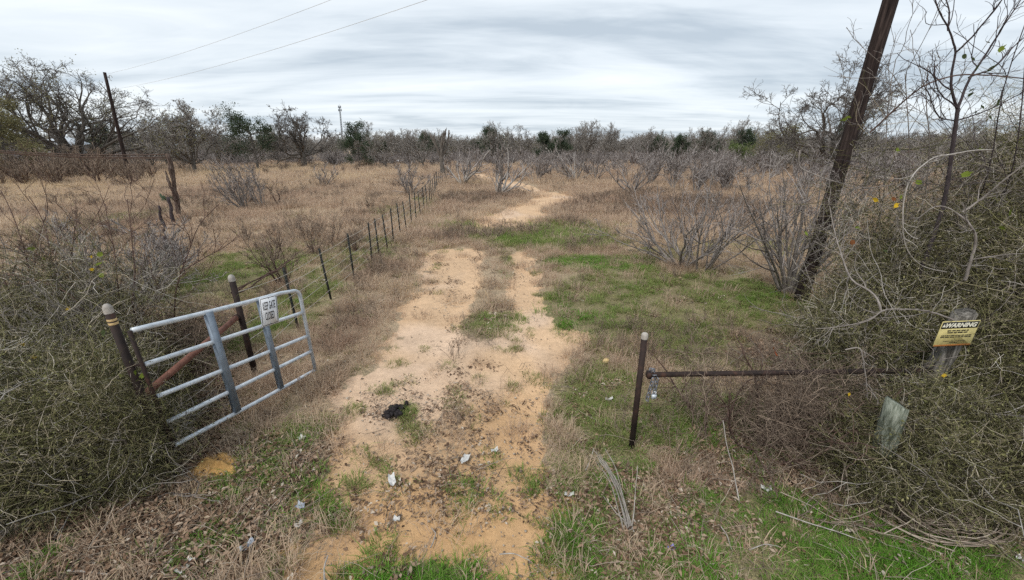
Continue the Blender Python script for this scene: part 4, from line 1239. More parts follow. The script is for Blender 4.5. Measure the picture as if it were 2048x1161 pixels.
# far treeline: copies of four kinds
protos_t = []
for k, (h, w, sd, up_) in enumerate(((6.5, 8, 51, .14), (6.0, 7, 52, .2), (7.2, 9, 53, .1), (5.5, 7.5, 54, .16))):
    o = oak('bare_tree', (0, -400, 0), h, w, sd, 'bare grey tree in the far treeline beyond the field', 2, (0, 0), MT['olive'] if k == 0 else None, 60, 9, up_, .12, .17)
    o['group'] = 'far bare trees of the treeline'
    protos_t.append(o)
jun_p = juniper('juniper_tree', (0, -400, 0), 5.0, 4.6, 55, 'dark evergreen in the far treeline beyond the field')
jun_p['group'] = 'far junipers of the treeline'
rt = np.random.default_rng(77)
first = {}
ZN = [(110, 'behind the huge spreading oak'), (300, 'right of the thin leaning pole'), (470, 'behind the upright olive grey tree'), (560, 'behind the flat topped juniper'), (690, 'behind the tall bare oak'), (800, 'behind the narrow juniper'),
      (900, 'near the dead snag'), (1040, 'behind the fan shaped tree'), (1140, 'behind the juniper pair'), (1240, 'behind the round headed bare tree'), (1380, 'in the middle of the right half'), (1520, 'near the pale green bush'), (1720, 'behind the large oak by the pole'), (1860, 'just right of the dark pole'), (9999, 'above the right hand thicket')]
def zone(px): return next(t for lim, t in ZN if px < lim)
def place(root, loc, rz, s):
    if root.name not in first:
        first[root.name] = 1
        root.location, root.rotation_euler, root.scale = loc, (0, 0, rz), s
        return root
    return dup(root, loc, rz, s)
for px in np.arange(-160, 2260, 17):
    D = rt.uniform(84, 118)
    p = base_at(px + rt.normal(0, 9), D)
    k = rt.uniform()
    s = (rt.uniform(.6, .95) if rt.uniform() < .7 else rt.uniform(1.0, 1.3)) * (D / 92)
    big_ = s * 92 / D > .98
    o = place(jun_p if k < .12 else protos_t[int(rt.integers(0, 4))], p, rt.uniform(0, 6.28), (s, s, s * rt.uniform(.85, 1.1)))
    o['label'] = ('dark evergreen' if k < .12 else 'taller bare grey tree' if big_ else 'low bare grey tree') + ' in the far treeline ' + zone(px)
for px in (1790, 1835, 1880, 1930, 1975, 2030, 440, 465, 770, 815, 845, 940, 300, 330):
    D = rt.uniform(58, 75)
    p = base_at(px, D); s = rt.uniform(.75, .95)
    o = place(protos_t[int(rt.integers(0, 4))], p, rt.uniform(0, 6.28), (s * 1.1, s * 1.1, s))
    o['label'] = 'bare grey tree in front of the far treeline ' + zone(px)
# the wood behind reads as one mass
rw_ = np.random.default_rng(78)
n = 1300
Dw = rw_.uniform(98, 230, n); xw = rw_.uniform(-1, 1, n) * Dw * 1.45
wp = [proto('far_wood_%d' % k, None) for k in range(0)]
def far_proto(seed, h, w):
    r = np.random.default_rng(seed)
    t0 = trunk_level(r, [0, 0, 0], [0, 0, 1], h * .4, .2, 4, .05, .05)
    l1 = spawn(r, t0, 9, .3, 1, .3, 1.2, 1.3, .7, 6, .2, .15, .06)
    l2 = spawn(r, l1, 7, .2, 1, .4, 1.1, .5, .7, 4, .25, .08, .04)
    l3 = spawn(r, l2, 4, .2, 1, .4, 1.1, .55, .7, 3, .25, .04, .03)
    out = leveltubes([t0, l1, l2, l3], (5, 3, 3, 3)); V, F = join(out)
    return proto('far_tree_%d' % seed, mk_mesh('far_tree', V, F, [MT['oaktwig']], attrs={'rnd': rnd_attr(r, out, [t0, l1, l2, l3])}))
fp = [far_proto(s, 7, 7) for s in (1, 2, 3)]
o = scatter('far_woods', np.stack([xw, Dw, np.zeros(n)], 1), np.stack([np.zeros(n), np.zeros(n), rw_.uniform(0, 6.28, n)], 1), rw_.uniform(.8, 1.25, n), np.zeros(n), fp, rw_)
tag(o, 'grey mass of bare woods behind the treeline', 'woods')

# undergrowth along the foot of the treeline, too dense and far to tell apart
def brush_proto(seed):
    r = np.random.default_rng(seed)
    B = np.stack([r.uniform(-.8, .8, 16), r.uniform(-.8, .8, 16), np.full(16, -.1)], 1)
    l0 = trunk_level(r, B, r.normal(0, .35, (16, 3)) + [0, 0, 1], r.uniform(1.3, 2.6, 16), np.full(16, .035), 6, .12, .05, .4)
    l1 = spawn(r, l0, 7, .2, 1, .3, .9, .4, .7, 4, .2, .05, .022)
    l2 = spawn(r, l1, 3, .2, 1, .3, .9, .5, .7, 3, .2, .03, .018)
    out = leveltubes([l0, l1, l2], (3, 3, 3)); V, F = join(out)
    return proto('brush_%d' % seed, mk_mesh('brush', V, F, [MT['brush']], attrs={'rnd': rnd_attr(r, out, [l0, l1, l2])}))
bpz = [brush_proto(s_) for s_ in (5, 6, 7, 8)]
n = 1100
Dw = np.sqrt(rw_.uniform(66 ** 2, 108 ** 2, n)); xw = rw_.uniform(-1, 1, n) * Dw * 1.4
o = scatter('undergrowth', np.stack([xw, Dw, np.zeros(n)], 1), np.stack([np.zeros(n), np.zeros(n), rw_.uniform(0, 6.28, n)], 1), rw_.uniform(.45, .95, n), rw_.normal(.0, .1, n), bpz, rw_)
tag(o, 'grey brown undergrowth along the foot of the far treeline', 'undergrowth')

# ------------------------------------------------------------------ bare scrub
def shrub(name, loc, h, w, seed, label, stems=9, up=.06, bark='greyb', tw='brush', fine=3, rr=.022, group=None, cat='shrub', spread=.75, base=.12, lv=3, wig=.12, twr=.006):
    r = np.random.default_rng(seed)
    root = empty(name, loc, label, cat, group)
    az = r.uniform(0, 6.283, stems)
    B = np.stack([np.cos(az) * base * r.uniform(0, 1, stems), np.sin(az) * base * r.uniform(0, 1, stems), np.full(stems, -.08)], 1)
    q = r.uniform(.12, 1.0, stems) * spread * (w / h)
    D = np.stack([np.cos(az) * q, np.sin(az) * q, np.ones(stems)], 1)
    L = h * r.uniform(.65, 1.08, stems) * np.sqrt(1 + q * q * .6)
    l0 = trunk_level(r, B, D, L, rr * r.uniform(.6, 1.2, stems), 9, wig, up, .22)
    l1 = spawn(r, l0, 8, .22, .98, .3, .8, .36, .6, 6, wig * 1.25, up * 1.2, twr)
    l2 = spawn(r, l1, fine, .2, 1, .3, .9, .45, .7, 4, .2, .06, twr * .8)
    wood_obj('stems', [l0], (6,), MT[bark], root)
    lv_ = [l1, l2]
    if lv > 3: lv_.append(spawn(r, l2, 3, .2, 1, .3, .9, .5, .7, 3, .2, .05, twr * .7))
    twig_obj('twigs', r, lv_, (4, 3, 3), MT[tw], root)
    return root
def sh_at(px, row, top, wpx, seed, label, **k):
    p = G(px, row); p[2] = hz(p[0], p[1])
    D = p[1]; h = max(.4, z_at(top, D) - p[2])
    w = wpx / F_PX * D
    return shrub('bare_shrub', p, h, w, seed, label, **k)
sh_at(1578, 588, 318, 260, 201, 'tall bare multi-stemmed tree growing against the dark utility pole', stems=18, rr=.042, fine=4, lv=4, wig=.07, up=.03, spread=1.0, twr=.007)
sh_at(1362, 533, 352, 240, 202, 'wide bare shrub with sprawling dark stems left of the leaning multi-stemmed tree', stems=10, rr=.040, fine=4, lv=4, spread=1.2, base=.2, twr=.007)
sh_at(1405, 537, 350, 220, 203, 'bare shrub of fine dark stems between the sprawling shrub and the multi-stemmed tree', stems=12, rr=.032, fine=4, lv=4, spread=1.0, base=.5, twr=.007)
sh_at(1000, 390, 302, 130, 204, 'pale grey bare tree with forked trunks standing at the bend of the track', stems=8, rr=.09, fine=4, lv=4, spread=1.0, bark='pale', twr=.016, wig=.16)
sh_at(925, 371, 300, 120, 205, 'pale grey bare tree just past the end of the fence posts', stems=8, rr=.10, fine=4, lv=4, spread=1.0, bark='pale', twr=.018, wig=.16)
sh_at(1070, 364, 308, 90, 206, 'bare grey shrub behind the bend of the sandy track', stems=8, rr=.07, fine=4, lv=4, twr=.018)
sh_at(1152, 361, 303, 120, 207, 'wide pale vase shaped shrub beyond the bend of the track', stems=9, rr=.08, fine=4, lv=4, spread=1.1, bark='pale', twr=.018)
sh_at(1190, 360, 308, 70, 208, 'narrow grey shrub next to the wide vase shaped one', stems=7, rr=.06, fine=4, lv=4, twr=.018)
sh_at(1264, 388, 312, 110, 209, 'grey vase shaped shrub alone in the orange brown grass right of the track bend', stems=9, rr=.06, fine=4, lv=4, spread=1.0, twr=.014)
sh_at(490, 420, 328, 100, 210, 'thin grey shrub of upright stems in the middle of the left field', stems=12, rr=.035, fine=4, lv=4, up=.1, twr=.012)
sh_at(524, 417, 335, 60, 211, 'slimmer grey shrub close beside the thin upright one in the left field', stems=7, rr=.03, fine=4, lv=4, up=.1, twr=.012)
sh_at(560, 412, 358, 40, 212, 'small brown sapling right of the paired grey shrubs', stems=4, rr=.03, bark='brownb', tw='weed', fine=3, twr=.01)
sh_at(822, 392, 330, 90, 213, 'grey fan shaped shrub touching the far fence posts', stems=10, rr=.04, fine=4, lv=4, twr=.014)
sh_at(648, 374, 325, 60, 214, 'pale thin shrub far out below the tall bare oak', stems=8, rr=.04, fine=3, twr=.016)
sh_at(663, 488, 432, 50, 215, 'thin brown sapling behind the third black fence post', stems=4, rr=.014, bark='brownb', tw='weed', twr=.006)
sh_at(617, 482, 425, 45, 216, 'small brown twiggy sapling left of the fence in mid field', stems=4, rr=.014, bark='brownb', tw='weed', twr=.006)
sh_at(570, 572, 465, 120, 217, 'brown twiggy bush behind the gate corner', stems=9, rr=.016, bark='brownb', tw='weed', fine=3, lv=4, twr=.006)
sh_at(262, 372, 330, 60, 218, 'bushy clump at the end of the scrub row by the corner post', stems=9, rr=.035, fine=4, bark='brownb', tw='weed', twr=.016)
# grey lichen-covered bush
sh_at(265, 600, 452, 190, 219, 'dense pale grey lichen covered bush behind the brambles in the left field', stems=20, rr=.02, fine=6, lv=4, bark='pale', spread=1.1, base=.5, twr=.008)
sh_at(330, 560, 470, 120, 220, 'grey brown tangled bush next to the lichen covered one', stems=14, rr=.018, fine=5, lv=4, spread=1.0, base=.4, twr=.007)
# scrub rows: copies of five kinds
SHP = []
for k in range(5):
    o = shrub('bare_sapling', (0, -400, 0), 2.2, 1.9, 230 + k, 'bare grey sapling in the dense belt of scrub beyond the track', stems=(9, 5, 12, 7, 10)[k], rr=.04, fine=(4, 6, 3, 5, 4)[k], group='scrub belt beyond the track', up=(.07, .02, .12, .05, .09)[k], twr=.016, bark=('greyb', 'pale', 'brownb', 'pale', 'greyb')[k], spread=(.75, 1.3, .6, 1.1, .8)[k])
    SHP.append(o)
SHL = []
for k in range(3):
    o = shrub('scrub_sapling', (0, -400, 0), 2.1, 1.6, 240 + k, 'leafless brown sapling in the scrub row under the oaks', stems=8, rr=.035, fine=4, group='scrub row under the oaks', up=.09, bark='brownb', tw='weed', twr=.016)
    SHL.append(o)
rs = np.random.default_rng(88)
cnt = 0
for _ in range(3000):
    if cnt >= 205: break
    D = math.sqrt(rs.uniform(27 ** 2, 68 ** 2)); px = rs.uniform(880, 2150)
    row = 580.5 + F_PX * math.tan(math.atan2(CAM_H, D) - PITCH)
    lim = np.interp(px, [860, 960, 1050, 1150, 1250, 1330, 1450, 1560, 1700, 2150], [350, 352, 358, 358, 372, 385, 415, 430, 440, 440])
    if row > lim or (row > lim - 30 and rs.uniform() < .45): continue
    p = G(px, row)
    if sand_mask(np.array([p[0]]), np.array([p[1]]))[0] > .2: continue
    p[2] = hz(p[0], p[1]); s = rs.uniform(.5, 1.05) if rs.uniform() < .75 else rs.uniform(1.05, 1.4)
    ki = int(rs.integers(0, 5))
    o = place(SHP[ki], p, rs.uniform(0, 6.28), (s * 1.05, s * 1.05, s)); cnt += 1
    o['label'] = ('tall ' if s > 1.05 else '') + ('grey vase shaped', 'pale wide spreading', 'brown many stemmed', 'pale fan shaped', 'grey upright')[ki] + ' sapling of the scrub belt, ' + \
        ('back rows ' if D > 50 else 'middle rows ' if D > 38 else 'front rows ') + ('beyond the track bend' if px < 1200 else 'right of the track bend' if px < 1400 else 'behind the sprawling shrubs' if px < 1580 else 'around the dark pole' if px < 1760 else 'behind the right thicket')
for _ in range(96):
    px = rs.uniform(-180, 300); row = rs.uniform(346, 373) - max(0, px - 200) * .08
    p = G(px, row); p[2] = hz(p[0], p[1]); s = rs.uniform(.55, 1.1) if rs.uniform() < .6 else rs.uniform(1.1, 1.5)
    o = place(SHL[int(rs.integers(0, 3))], p, rs.uniform(0, 6.28), (s, s, s))
    o['label'] = ('tall' if s > 1.1 else 'low' if s < .8 else 'middling') + ' brown sapling, ' + ('front' if row > 360 else 'back') + ' of the scrub row ' + \
        ('at the frame edge' if px < 60 else 'under the huge oak' if px < 160 else 'by the thin pole' if px < 250 else 'near the corner post')
for _ in range(26):
    px = rs.uniform(330, 900); row = rs.uniform(331, 350)
    p = G(px, row); p[2] = hz(p[0], p[1]); s = rs.uniform(.4, .75)
    o = place(SHL[int(rs.integers(0, 3))], p, rs.uniform(0, 6.28), (s, s, s))
    o['label'] = 'low brown sapling scattered along the back of the left field'; o['group'] = 'low saplings along the back of the left field'
for _ in range(26):
    px, row = rs.uniform(40, 860), rs.uniform(385, 520)
    p = G(px, row)
    if p[0] > -4.6: continue
    p[2] = hz(p[0], p[1]); s = rs.uniform(.2, .42)
    o = place(SHL[int(rs.integers(0, 3))], p, rs.uniform(0, 6.28), (s, s, s))
    o['label'] = 'knee high brown sapling sticking out of the left field grass'; o['group'] = 'knee high saplings in the left field'
# prickly pear at the old corner post
pc = G(340, 408); pc[2] = hz(pc[0], pc[1])
pp = empty('prickly_pear', pc, 'dark green prickly pear cactus at the foot of the old corner post', 'cactus')
rp_ = np.random.default_rng(91)
a = np.linspace(0, math.pi, 7)
pv, pf = lathe([(math.sin(x) * .15 + .001, -math.cos(x) * .20 + .20) for x in a], 12)
pv = pv * [1, .22, 1]
pm = mk_mesh('pad', pv, pf, [MT['cactus']], True)
for k in range(16):
    x = rp_.uniform(-.7, .7); zz1 = .18 + rp_.uniform(0, .12) if k > 8 else rp_.uniform(-.05, .05)
    o = link('pad', pm, pp, (x, rp_.uniform(-.25, .25), zz1), (rp_.normal(0, .3), rp_.normal(0, .35), rp_.uniform(-.7, .7)))
    s = rp_.uniform(.55, .85); o.scale = (s, s, s)
# ------------------------------------------------------------------ brambles and thickets near the camera
def tangleproto(r, n, rad, name, mat, rr=(.0012, .0034), L=(.2, .6), wig=.30, sub=3, leaves=0):
    B = nrm(r.normal(0, 1, (n, 3))) * (rad * r.uniform(0, 1, n) ** .45)[:, None]
    D = r.normal(0, 1, (n, 3)); D[:, 2] = D[:, 2] * .8 + .25
    l0 = trunk_level(r, B, D, r.uniform(*L, n), r.uniform(*rr, n), 8, wig, -.03, .4)
    lv = [l0]
    if sub: lv.append(spawn(r, l0, sub, .15, .95, .5, 1.3, .4, .75, 4, .35, 0, .0018))
    out = leveltubes(lv, (3, 3)); V, F = join(out)
    at = rnd_attr(r, out, lv)
    at = at ** 1.5
    if leaves:
        C = lv[-1][0][r.integers(0, len(lv[-1][0]), leaves), -1]
        lv_, lf = leaf_cards(r, C, .006, .016, 2, .02)
        V, F = join([(V, F), (lv_, lf)])
        at = np.concatenate([at, np.repeat(r.uniform(.28, .62, len(lv_) // 4), 4)])
    return proto(name, mk_mesh(name, V, F, [mat], attrs={'rnd': at}))
rk = np.random.default_rng(300)
PR_T = [tangleproto(rk, 85, .30, 'tangle_%d' % k, MT['tangle'], leaves=120) for k in range(6)]
PR_TB = [tangleproto(rk, 60, .30, 'tangle_brown_%d' % k, MT['weed'], (.0014, .003), (.25, .6), .3) for k in range(4)]
def leaf_mesh(mat, seed, lobed=True):
    a = np.linspace(0, 2 * math.pi, 13)[:-1]
    q = 1 + (.22 * np.cos(5 * a) if lobed else .12 * np.cos(a)) 
    x, y = np.cos(a) * q, np.sin(a) * q * .82
    z = .22 * y * y + .12 * x * x
    x = x * np.where(x > 0, 1.25, .9); z = .45 * y * y + .30 * x * x + .12 * np.sin(3 * a)
    V = np.concatenate([[[0, 0, 0]], np.stack([x, y, z], 1)])
    i = np.arange(12)
    st = tubes(np.array([[[-.8, 0, .05], [-1.6, .05, .5], [-2.4, 0, 1.3]]]), np.array([[.05, .045, .05]]), 3)
    V, F = join([(V, [np.stack([np.zeros(12, int), i + 1, (i + 1) % 12 + 1], 1)]), st])
    return mk_mesh('leaf', V, F, [mat], True)
LEAF = {k: leaf_mesh(MT['leaf' + k], 1, k != 'dark') for k in ('green', 'dark', 'yellow', 'red', 'brown')}
def add_leaf(root, world, kind, size, r):
    p = np.asarray(world) - np.asarray(root.location)
    o = link('leaf', LEAF[kind], root, p, (r.uniform(.5, 2.4), r.uniform(-.9, 1.2), r.uniform(-1.5, 1.5)))
    size *= .85
    o.scale = (size, size * r.uniform(.6, 1.0), size)
    return o
def thicket(name, label, c, rx, ry, ztop, n, seed, protos, stems=14, tint=-.1, bark='greyb', low=1.0, s=(.8, 1.4), hollow=0.0, cat='thicket', canes=0, edge=.45):
    r = np.random.default_rng(seed)
    base = np.array([c[0], c[1], hz(c[0], c[1])])
    root = empty(name, base, label, cat)
    a, q = r.uniform(0, 6.283, n * 3), np.sqrt(r.uniform(0, 1, n * 3))
    x, y = rx * q * np.cos(a), ry * q * np.sin(a)
    top = ztop * (1 - edge * q ** 2.2) * (.72 + .56 * fbm(x + c[0], y + c[1], .8, seed, 3))
    z = top * r.uniform(0.03, 1, n * 3) ** low
    P = np.stack([x, y, z], 1)[:n]
    rot = r.uniform(0, 6.283, (n, 3))
    tn = tint + r.normal(0, .07, n)
    scatter('twigs', P, rot, r.uniform(*s, n), tn, protos, r, root)
    # main stems
    k = int(stems * 1.5)
    a, q = r.uniform(0, 6.283, k), np.sqrt(r.uniform(0, 1, k)) * .7
    B = np.stack([rx * q * np.cos(a), ry * q * np.sin(a), np.full(k, -.1)], 1)
    D = np.stack([r.normal(0, .5, k), r.normal(0, .5, k), np.ones(k)], 1)
    l0 = trunk_level(r, B, D, ztop * r.uniform(.7, 1.25, k), r.uniform(.006, .02, k), 10, .2, .0, .3)
    l1 = spawn(r, l0, 5, .2, .95, .5, 1.2, .45, .6, 7, .25, .02, .004)
    wood_obj('stems', [l0, l1], (6, 4), MT[bark], root)
    if canes:
        a, q = r.uniform(0, 6.283, canes), np.sqrt(r.uniform(0, 1, canes)) * .85
        B = np.stack([rx * q * np.cos(a), ry * q * np.sin(a), ztop * r.uniform(.1, .8, canes)], 1)
        D = r.normal(0, 1, (canes, 3)); D[:, 2] *= .6
        lc = trunk_level(r, B, D, r.uniform(.6, 1.7, canes), r.uniform(.004, .008, canes), 12, .24, -.01, .5)
        lc1 = spawn(r, lc, 2, .2, .9, .5, 1.1, .4, .7, 6, .25, 0, .003)
        wood_obj('canes', [lc, lc1], (5, 4), MT['pale'], root)
    return root
def branch(root, pts, r0_, r1_, mat, seed, kids=0, kl=.35, kup=.05, fine=2, name='branch', kmat=None, wob=.012, kr=.6):
    """a branch through given world points, with side shoots"""
    r = np.random.default_rng(seed)
    pts = np.asarray(pts, float)
    d = np.concatenate([[0], np.cumsum(np.linalg.norm(np.diff(pts, axis=0), axis=1))])
    m = max(10, len(pts) * 4)
    t = np.linspace(0, d[-1], m)
    P = np.stack([np.interp(t, d, pts[:, k]) for k in range(3)], 1)
    for _ in range(2): P[1:-1] = (P[:-2] + 2 * P[1:-1] + P[2:]) / 4
    P += np.cumsum(r.normal(0, wob * .4, P.shape), 0) * .5
    P -= np.asarray(root.location)
    lev = (P[None], np.linspace(r0_, r1_, m)[None], np.array([d[-1]]))
    levs, sides = [lev], [8]
    if kids:
        l1 = spawn(r, lev, kids, .15, 1, .35, .95, kl, kr, 8, .16, kup, .004)
        levs.append(l1); sides.append(5)
        if fine:
            l2 = spawn(r, l1, fine, .2, 1, .35, .95, .5, .7, 6, .18, kup * .6, .0028)
            levs.append(l2); sides.append(3)
            if fine > 2:
                levs.append(spawn(r, l2, 2, .2, 1, .35, .9, .5, .7, 4, .2, 0, .0022)); sides.append(3)
    V, F = join(leveltubes(levs, sides))
    link(name, mk_mesh(name, V, F, [mat], True), root)
    return levs

# --- right: the big olive thicket round the warning sign
tR1 = thicket('thicket', 'dense olive brown thicket of thorny twigs rising behind the warning sign', (6.35, 5.3), 1.45, 1.3, 2.45, 165, 311, PR_T, 18, -.12, low=.85, canes=26)
tR2 = thicket('thicket', 'tall twig thicket at the frame edge beside the warning sign', (8.1, 5.0), 1.8, 1.5, 2.7, 165, 312, PR_T, 16, -.13, low=.85, canes=20)
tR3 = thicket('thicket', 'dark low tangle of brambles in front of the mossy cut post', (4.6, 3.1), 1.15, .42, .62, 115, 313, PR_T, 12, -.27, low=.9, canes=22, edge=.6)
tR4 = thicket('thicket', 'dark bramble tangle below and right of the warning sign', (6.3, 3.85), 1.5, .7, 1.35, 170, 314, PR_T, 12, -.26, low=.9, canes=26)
tR5 = thicket('thicket', 'thin brown brush growing through the black pipe rail', (2.85, 3.75), 1.15, .5, 1.15, 24, 315, PR_TB, 16, -.02, 'brownb', low=1.1, s=(.7, 1.2), edge=.5)
tR6 = thicket('thicket', 'olive brown brush between the pipe rail and the dark utility pole', (4.95, 4.55), .85, .7, 1.5, 62, 316, PR_T, 12, -.15, low=1.0, canes=14)
PR_TS = [tangleproto(rk, 26, .42, 'tangle_sparse_%d' % k, MT['tangle'], (.0016, .004), (.5, 1.1), .2, 4, leaves=12) for k in range(4)]
def high_tangle(name, label, c, rx, ry, z0, z1, n, seed, tint):
    r = np.random.default_rng(seed)
    root = empty(name, (c[0], c[1], hz(c[0], c[1])), label, 'thicket')
    a, q = r.uniform(0, 6.283, n), np.sqrt(r.uniform(0, 1, n))
    P = np.stack([rx * q * np.cos(a), ry * q * np.sin(a), z0 + (z1 - z0) * r.uniform(0, 1, n) ** 1.7], 1)
    scatter('twigs', P, r.uniform(0, 6.283, (n, 3)) * [.15, .15, 1], r.uniform(.7, 1.3, n), tint + r.normal(0, .07, n), PR_TS, r, root)
    k = 16
    B = np.stack([r.uniform(-rx, rx, k) * .8, r.uniform(-ry, ry, k) * .8, np.full(k, .2)], 1)
    l0 = trunk_level(r, B, r.normal(0, .25, (k, 3)) + [0, 0, 1], z1 * r.uniform(.75, 1.1, k), r.uniform(.006, .013, k), 12, .12, .02, .25)
    l1 = spawn(r, l0, 7, .45, .98, .4, 1.1, .30, .6, 7, .2, .04, .004)
    l2 = spawn(r, l1, 3, .2, 1, .4, 1.0, .5, .7, 5, .2, .03, .0028)
    wood_obj('stems', [l0, l1, l2], (6, 4, 3), MT['greyb'], root)
    return root
tR8 = high_tangle('tall_brush', 'tall loose twigs standing up out of the thicket behind the warning sign', (6.2, 5.5), 1.3, .9, 1.8, 3.5, 44, 341, -.16)
tR9 = high_tangle('tall_brush', 'tall loose twigs at the right frame edge above the warning sign', (7.8, 5.4), 1.3, .9, 2.0, 3.9, 46, 342, -.18)
tR7 = thicket('vine_mound', 'mound of brown dead vines heaped high at the right frame edge', (8.2, 6.2), 1.3, 1.0, 3.75, 150, 317, PR_TB, 10, -.12, 'brownb', low=.45, s=(.9, 1.5), edge=.7)
tRa = thicket('vine_tangle', 'thin twigs screening the wooden post below the warning sign', (4.5, 3.45), .42, .2, 1.30, 22, 351, PR_T, 5, -.2, low=.9, s=(.5, .95))
tRb = thicket('vine_tangle', 'thorny twigs hanging over the mossy cut-off post', (3.75, 2.92), .3, .15, .95, 11, 352, PR_T, 5, -.2, low=.9, s=(.5, .85))
rl_ = np.random.default_rng(320)
for px, py, D, kind, sz in [(1752, 399, 4.9, 'yellow', .042), (1790, 412, 4.7, 'yellow', .040), (1786, 398, 4.7, 'brown', .030), (1704, 485, 4.6, 'brown', .045), (1697, 789, 3.4, 'yellow', .022), (1698, 811, 3.4, 'yellow', .020),
                            (1888, 752, 3.5, 'yellow', .026), (1792, 300, 4.8, 'green', .042), (1690, 236, 5.0, 'green', .052), (1612, 467, 5.4, 'green', .036), (1768, 503, 4.6, 'dark', .035), (1930, 350, 4.8, 'green', .05), (1838, 365, 4.9, 'green', .05),
                            (1550, 707, 3.7, 'red', .030), (1546, 697, 3.7, 'brown', .022), (2018, 425, 4.6, 'green', .042), (2005, 455, 4.6, 'green', .036), (1714, 455, 4.8, 'green', .036), (1800, 395, 4.8, 'green', .036), (1995, 900, 3.2, 'red', .028), (1988, 880, 3.2, 'red', .02), (1960, 300, 5.0, 'green', .04)]:
    p = AT(px, py, D)
    root = tR1 if p[0] < 6.2 else tR2
    if py > 680: root = tR4 if px > 1650 else tR5
    add_leaf(root, p, kind, sz, rl_)

# slender sapling with dark leaves standing out of the thicket against the sky
sb = np.array([5.45, 4.95, hz(5.45, 4.95)])
sp_ = empty('leafy_sapling', sb, 'slender dark sapling with a few leaves rising out of the thicket against the sky', 'tree')
fk = AT(1915, 218, 4.85)
mainl = branch(sp_, [sb, AT(1890, 420, 4.95), AT(1905, 290, 4.9), fk], .030, .018, MT['darkb'], 1, 0, name='trunk')
ENDS = [([fk, AT(1902, 180, 4.8), AT(1905, 130, 4.8), AT(1912, 105, 4.8), AT(1898, 60, 4.75), AT(1876, 20, 4.7), AT(1862, -30, 4.7)], .014, 21),
        ([AT(1912, 105, 4.8), AT(1940, 80, 4.7), AT(1975, 40, 4.6), AT(2010, -10, 4.5)], .010, 22),
        ([AT(1896, 62, 4.75), AT(1902, 20, 4.8), AT(1888, -20, 4.8)], .008, 23),
        ([fk, AT(1935, 160, 4.9), AT(1970, 110, 4.9), AT(2010, 40, 4.8), AT(2045, -10, 4.8)], .014, 24),
        ([AT(1938, 155, 4.9), AT(1985, 140, 5.0), AT(2030, 90, 5.0), AT(2070, 60, 5.0)], .010, 25),
        ([fk, AT(1880, 190, 4.7), AT(1866, 150, 4.6), AT(1868, 125, 4.6)], .008, 26),
        ([AT(1907, 242, 4.9), AT(1880, 236, 4.8), AT(1862, 190, 4.7), AT(1850, 170, 4.7)], .007, 27),
        ([AT(1909, 243, 4.9), AT(1950, 232, 4.8), AT(1985, 218, 4.7), AT(2040, 190, 4.6)], .008, 28)]
for pts, r_, sd in ENDS:
    branch(sp_, pts, r_, .004, MT['darkb'], sd, 7, .42, .06, 2)
for px, py, kind, sz in [(1978, 138, 'dark', .05), (1955, 132, 'dark', .045), (1972, 85, 'dark', .034), (1944, 118, 'dark', .035), (1938, 190, 'dark', .03), (1995, 203, 'dark', .036), (1962, 215, 'dark', .04), (1978, 236, 'dark', .034), (1942, 182, 'dark', .024), (2000, 100, 'green', .04), (1950, 226, 'dark', .03), (1928, 112, 'dark', .026)]:
    add_leaf(sp_, AT(px, py, 4.75 + rl_.normal(0, .1)), kind, sz, rl_)
# other saplings and canes of the right-hand thicket
def cane(label, pts, r0_, r1_, mat, seed, kids=0, cat='branch', name='bare_branch', kl=.3, fine=2, kup=.05):
    p0 = np.asarray(pts[0], float)
    root = empty(name, p0, label, cat)
    branch(root, pts, r0_, r1_, mat, seed, kids, kl, kup, fine)
    return root
cane('long pale cane arching down in a bow in front of the thicket', [AT(1985, 300, 4.6), AT(1930, 305, 4.4), AT(1870, 315, 4.2), AT(1830, 345, 4.0), AT(1815, 375, 3.95), AT(1808, 430, 3.9), AT(1810, 480, 3.9), AT(1825, 515, 3.9), AT(1855, 535, 3.95), AT(1900, 545, 4.0)], .0075, .0035, MT['pale'], 31, 7, kl=.07, fine=0)
cane('thin bare cane bowed over the sky from the pole to the leafy sapling', [AT(1740, 265, 5.2), AT(1790, 215, 5.0), AT(1850, 165, 4.8), AT(1920, 147, 4.7), AT(1990, 150, 4.6), AT(2080, 160, 4.6)], .009, .005, MT['brownb'], 32, 8, kl=.14)
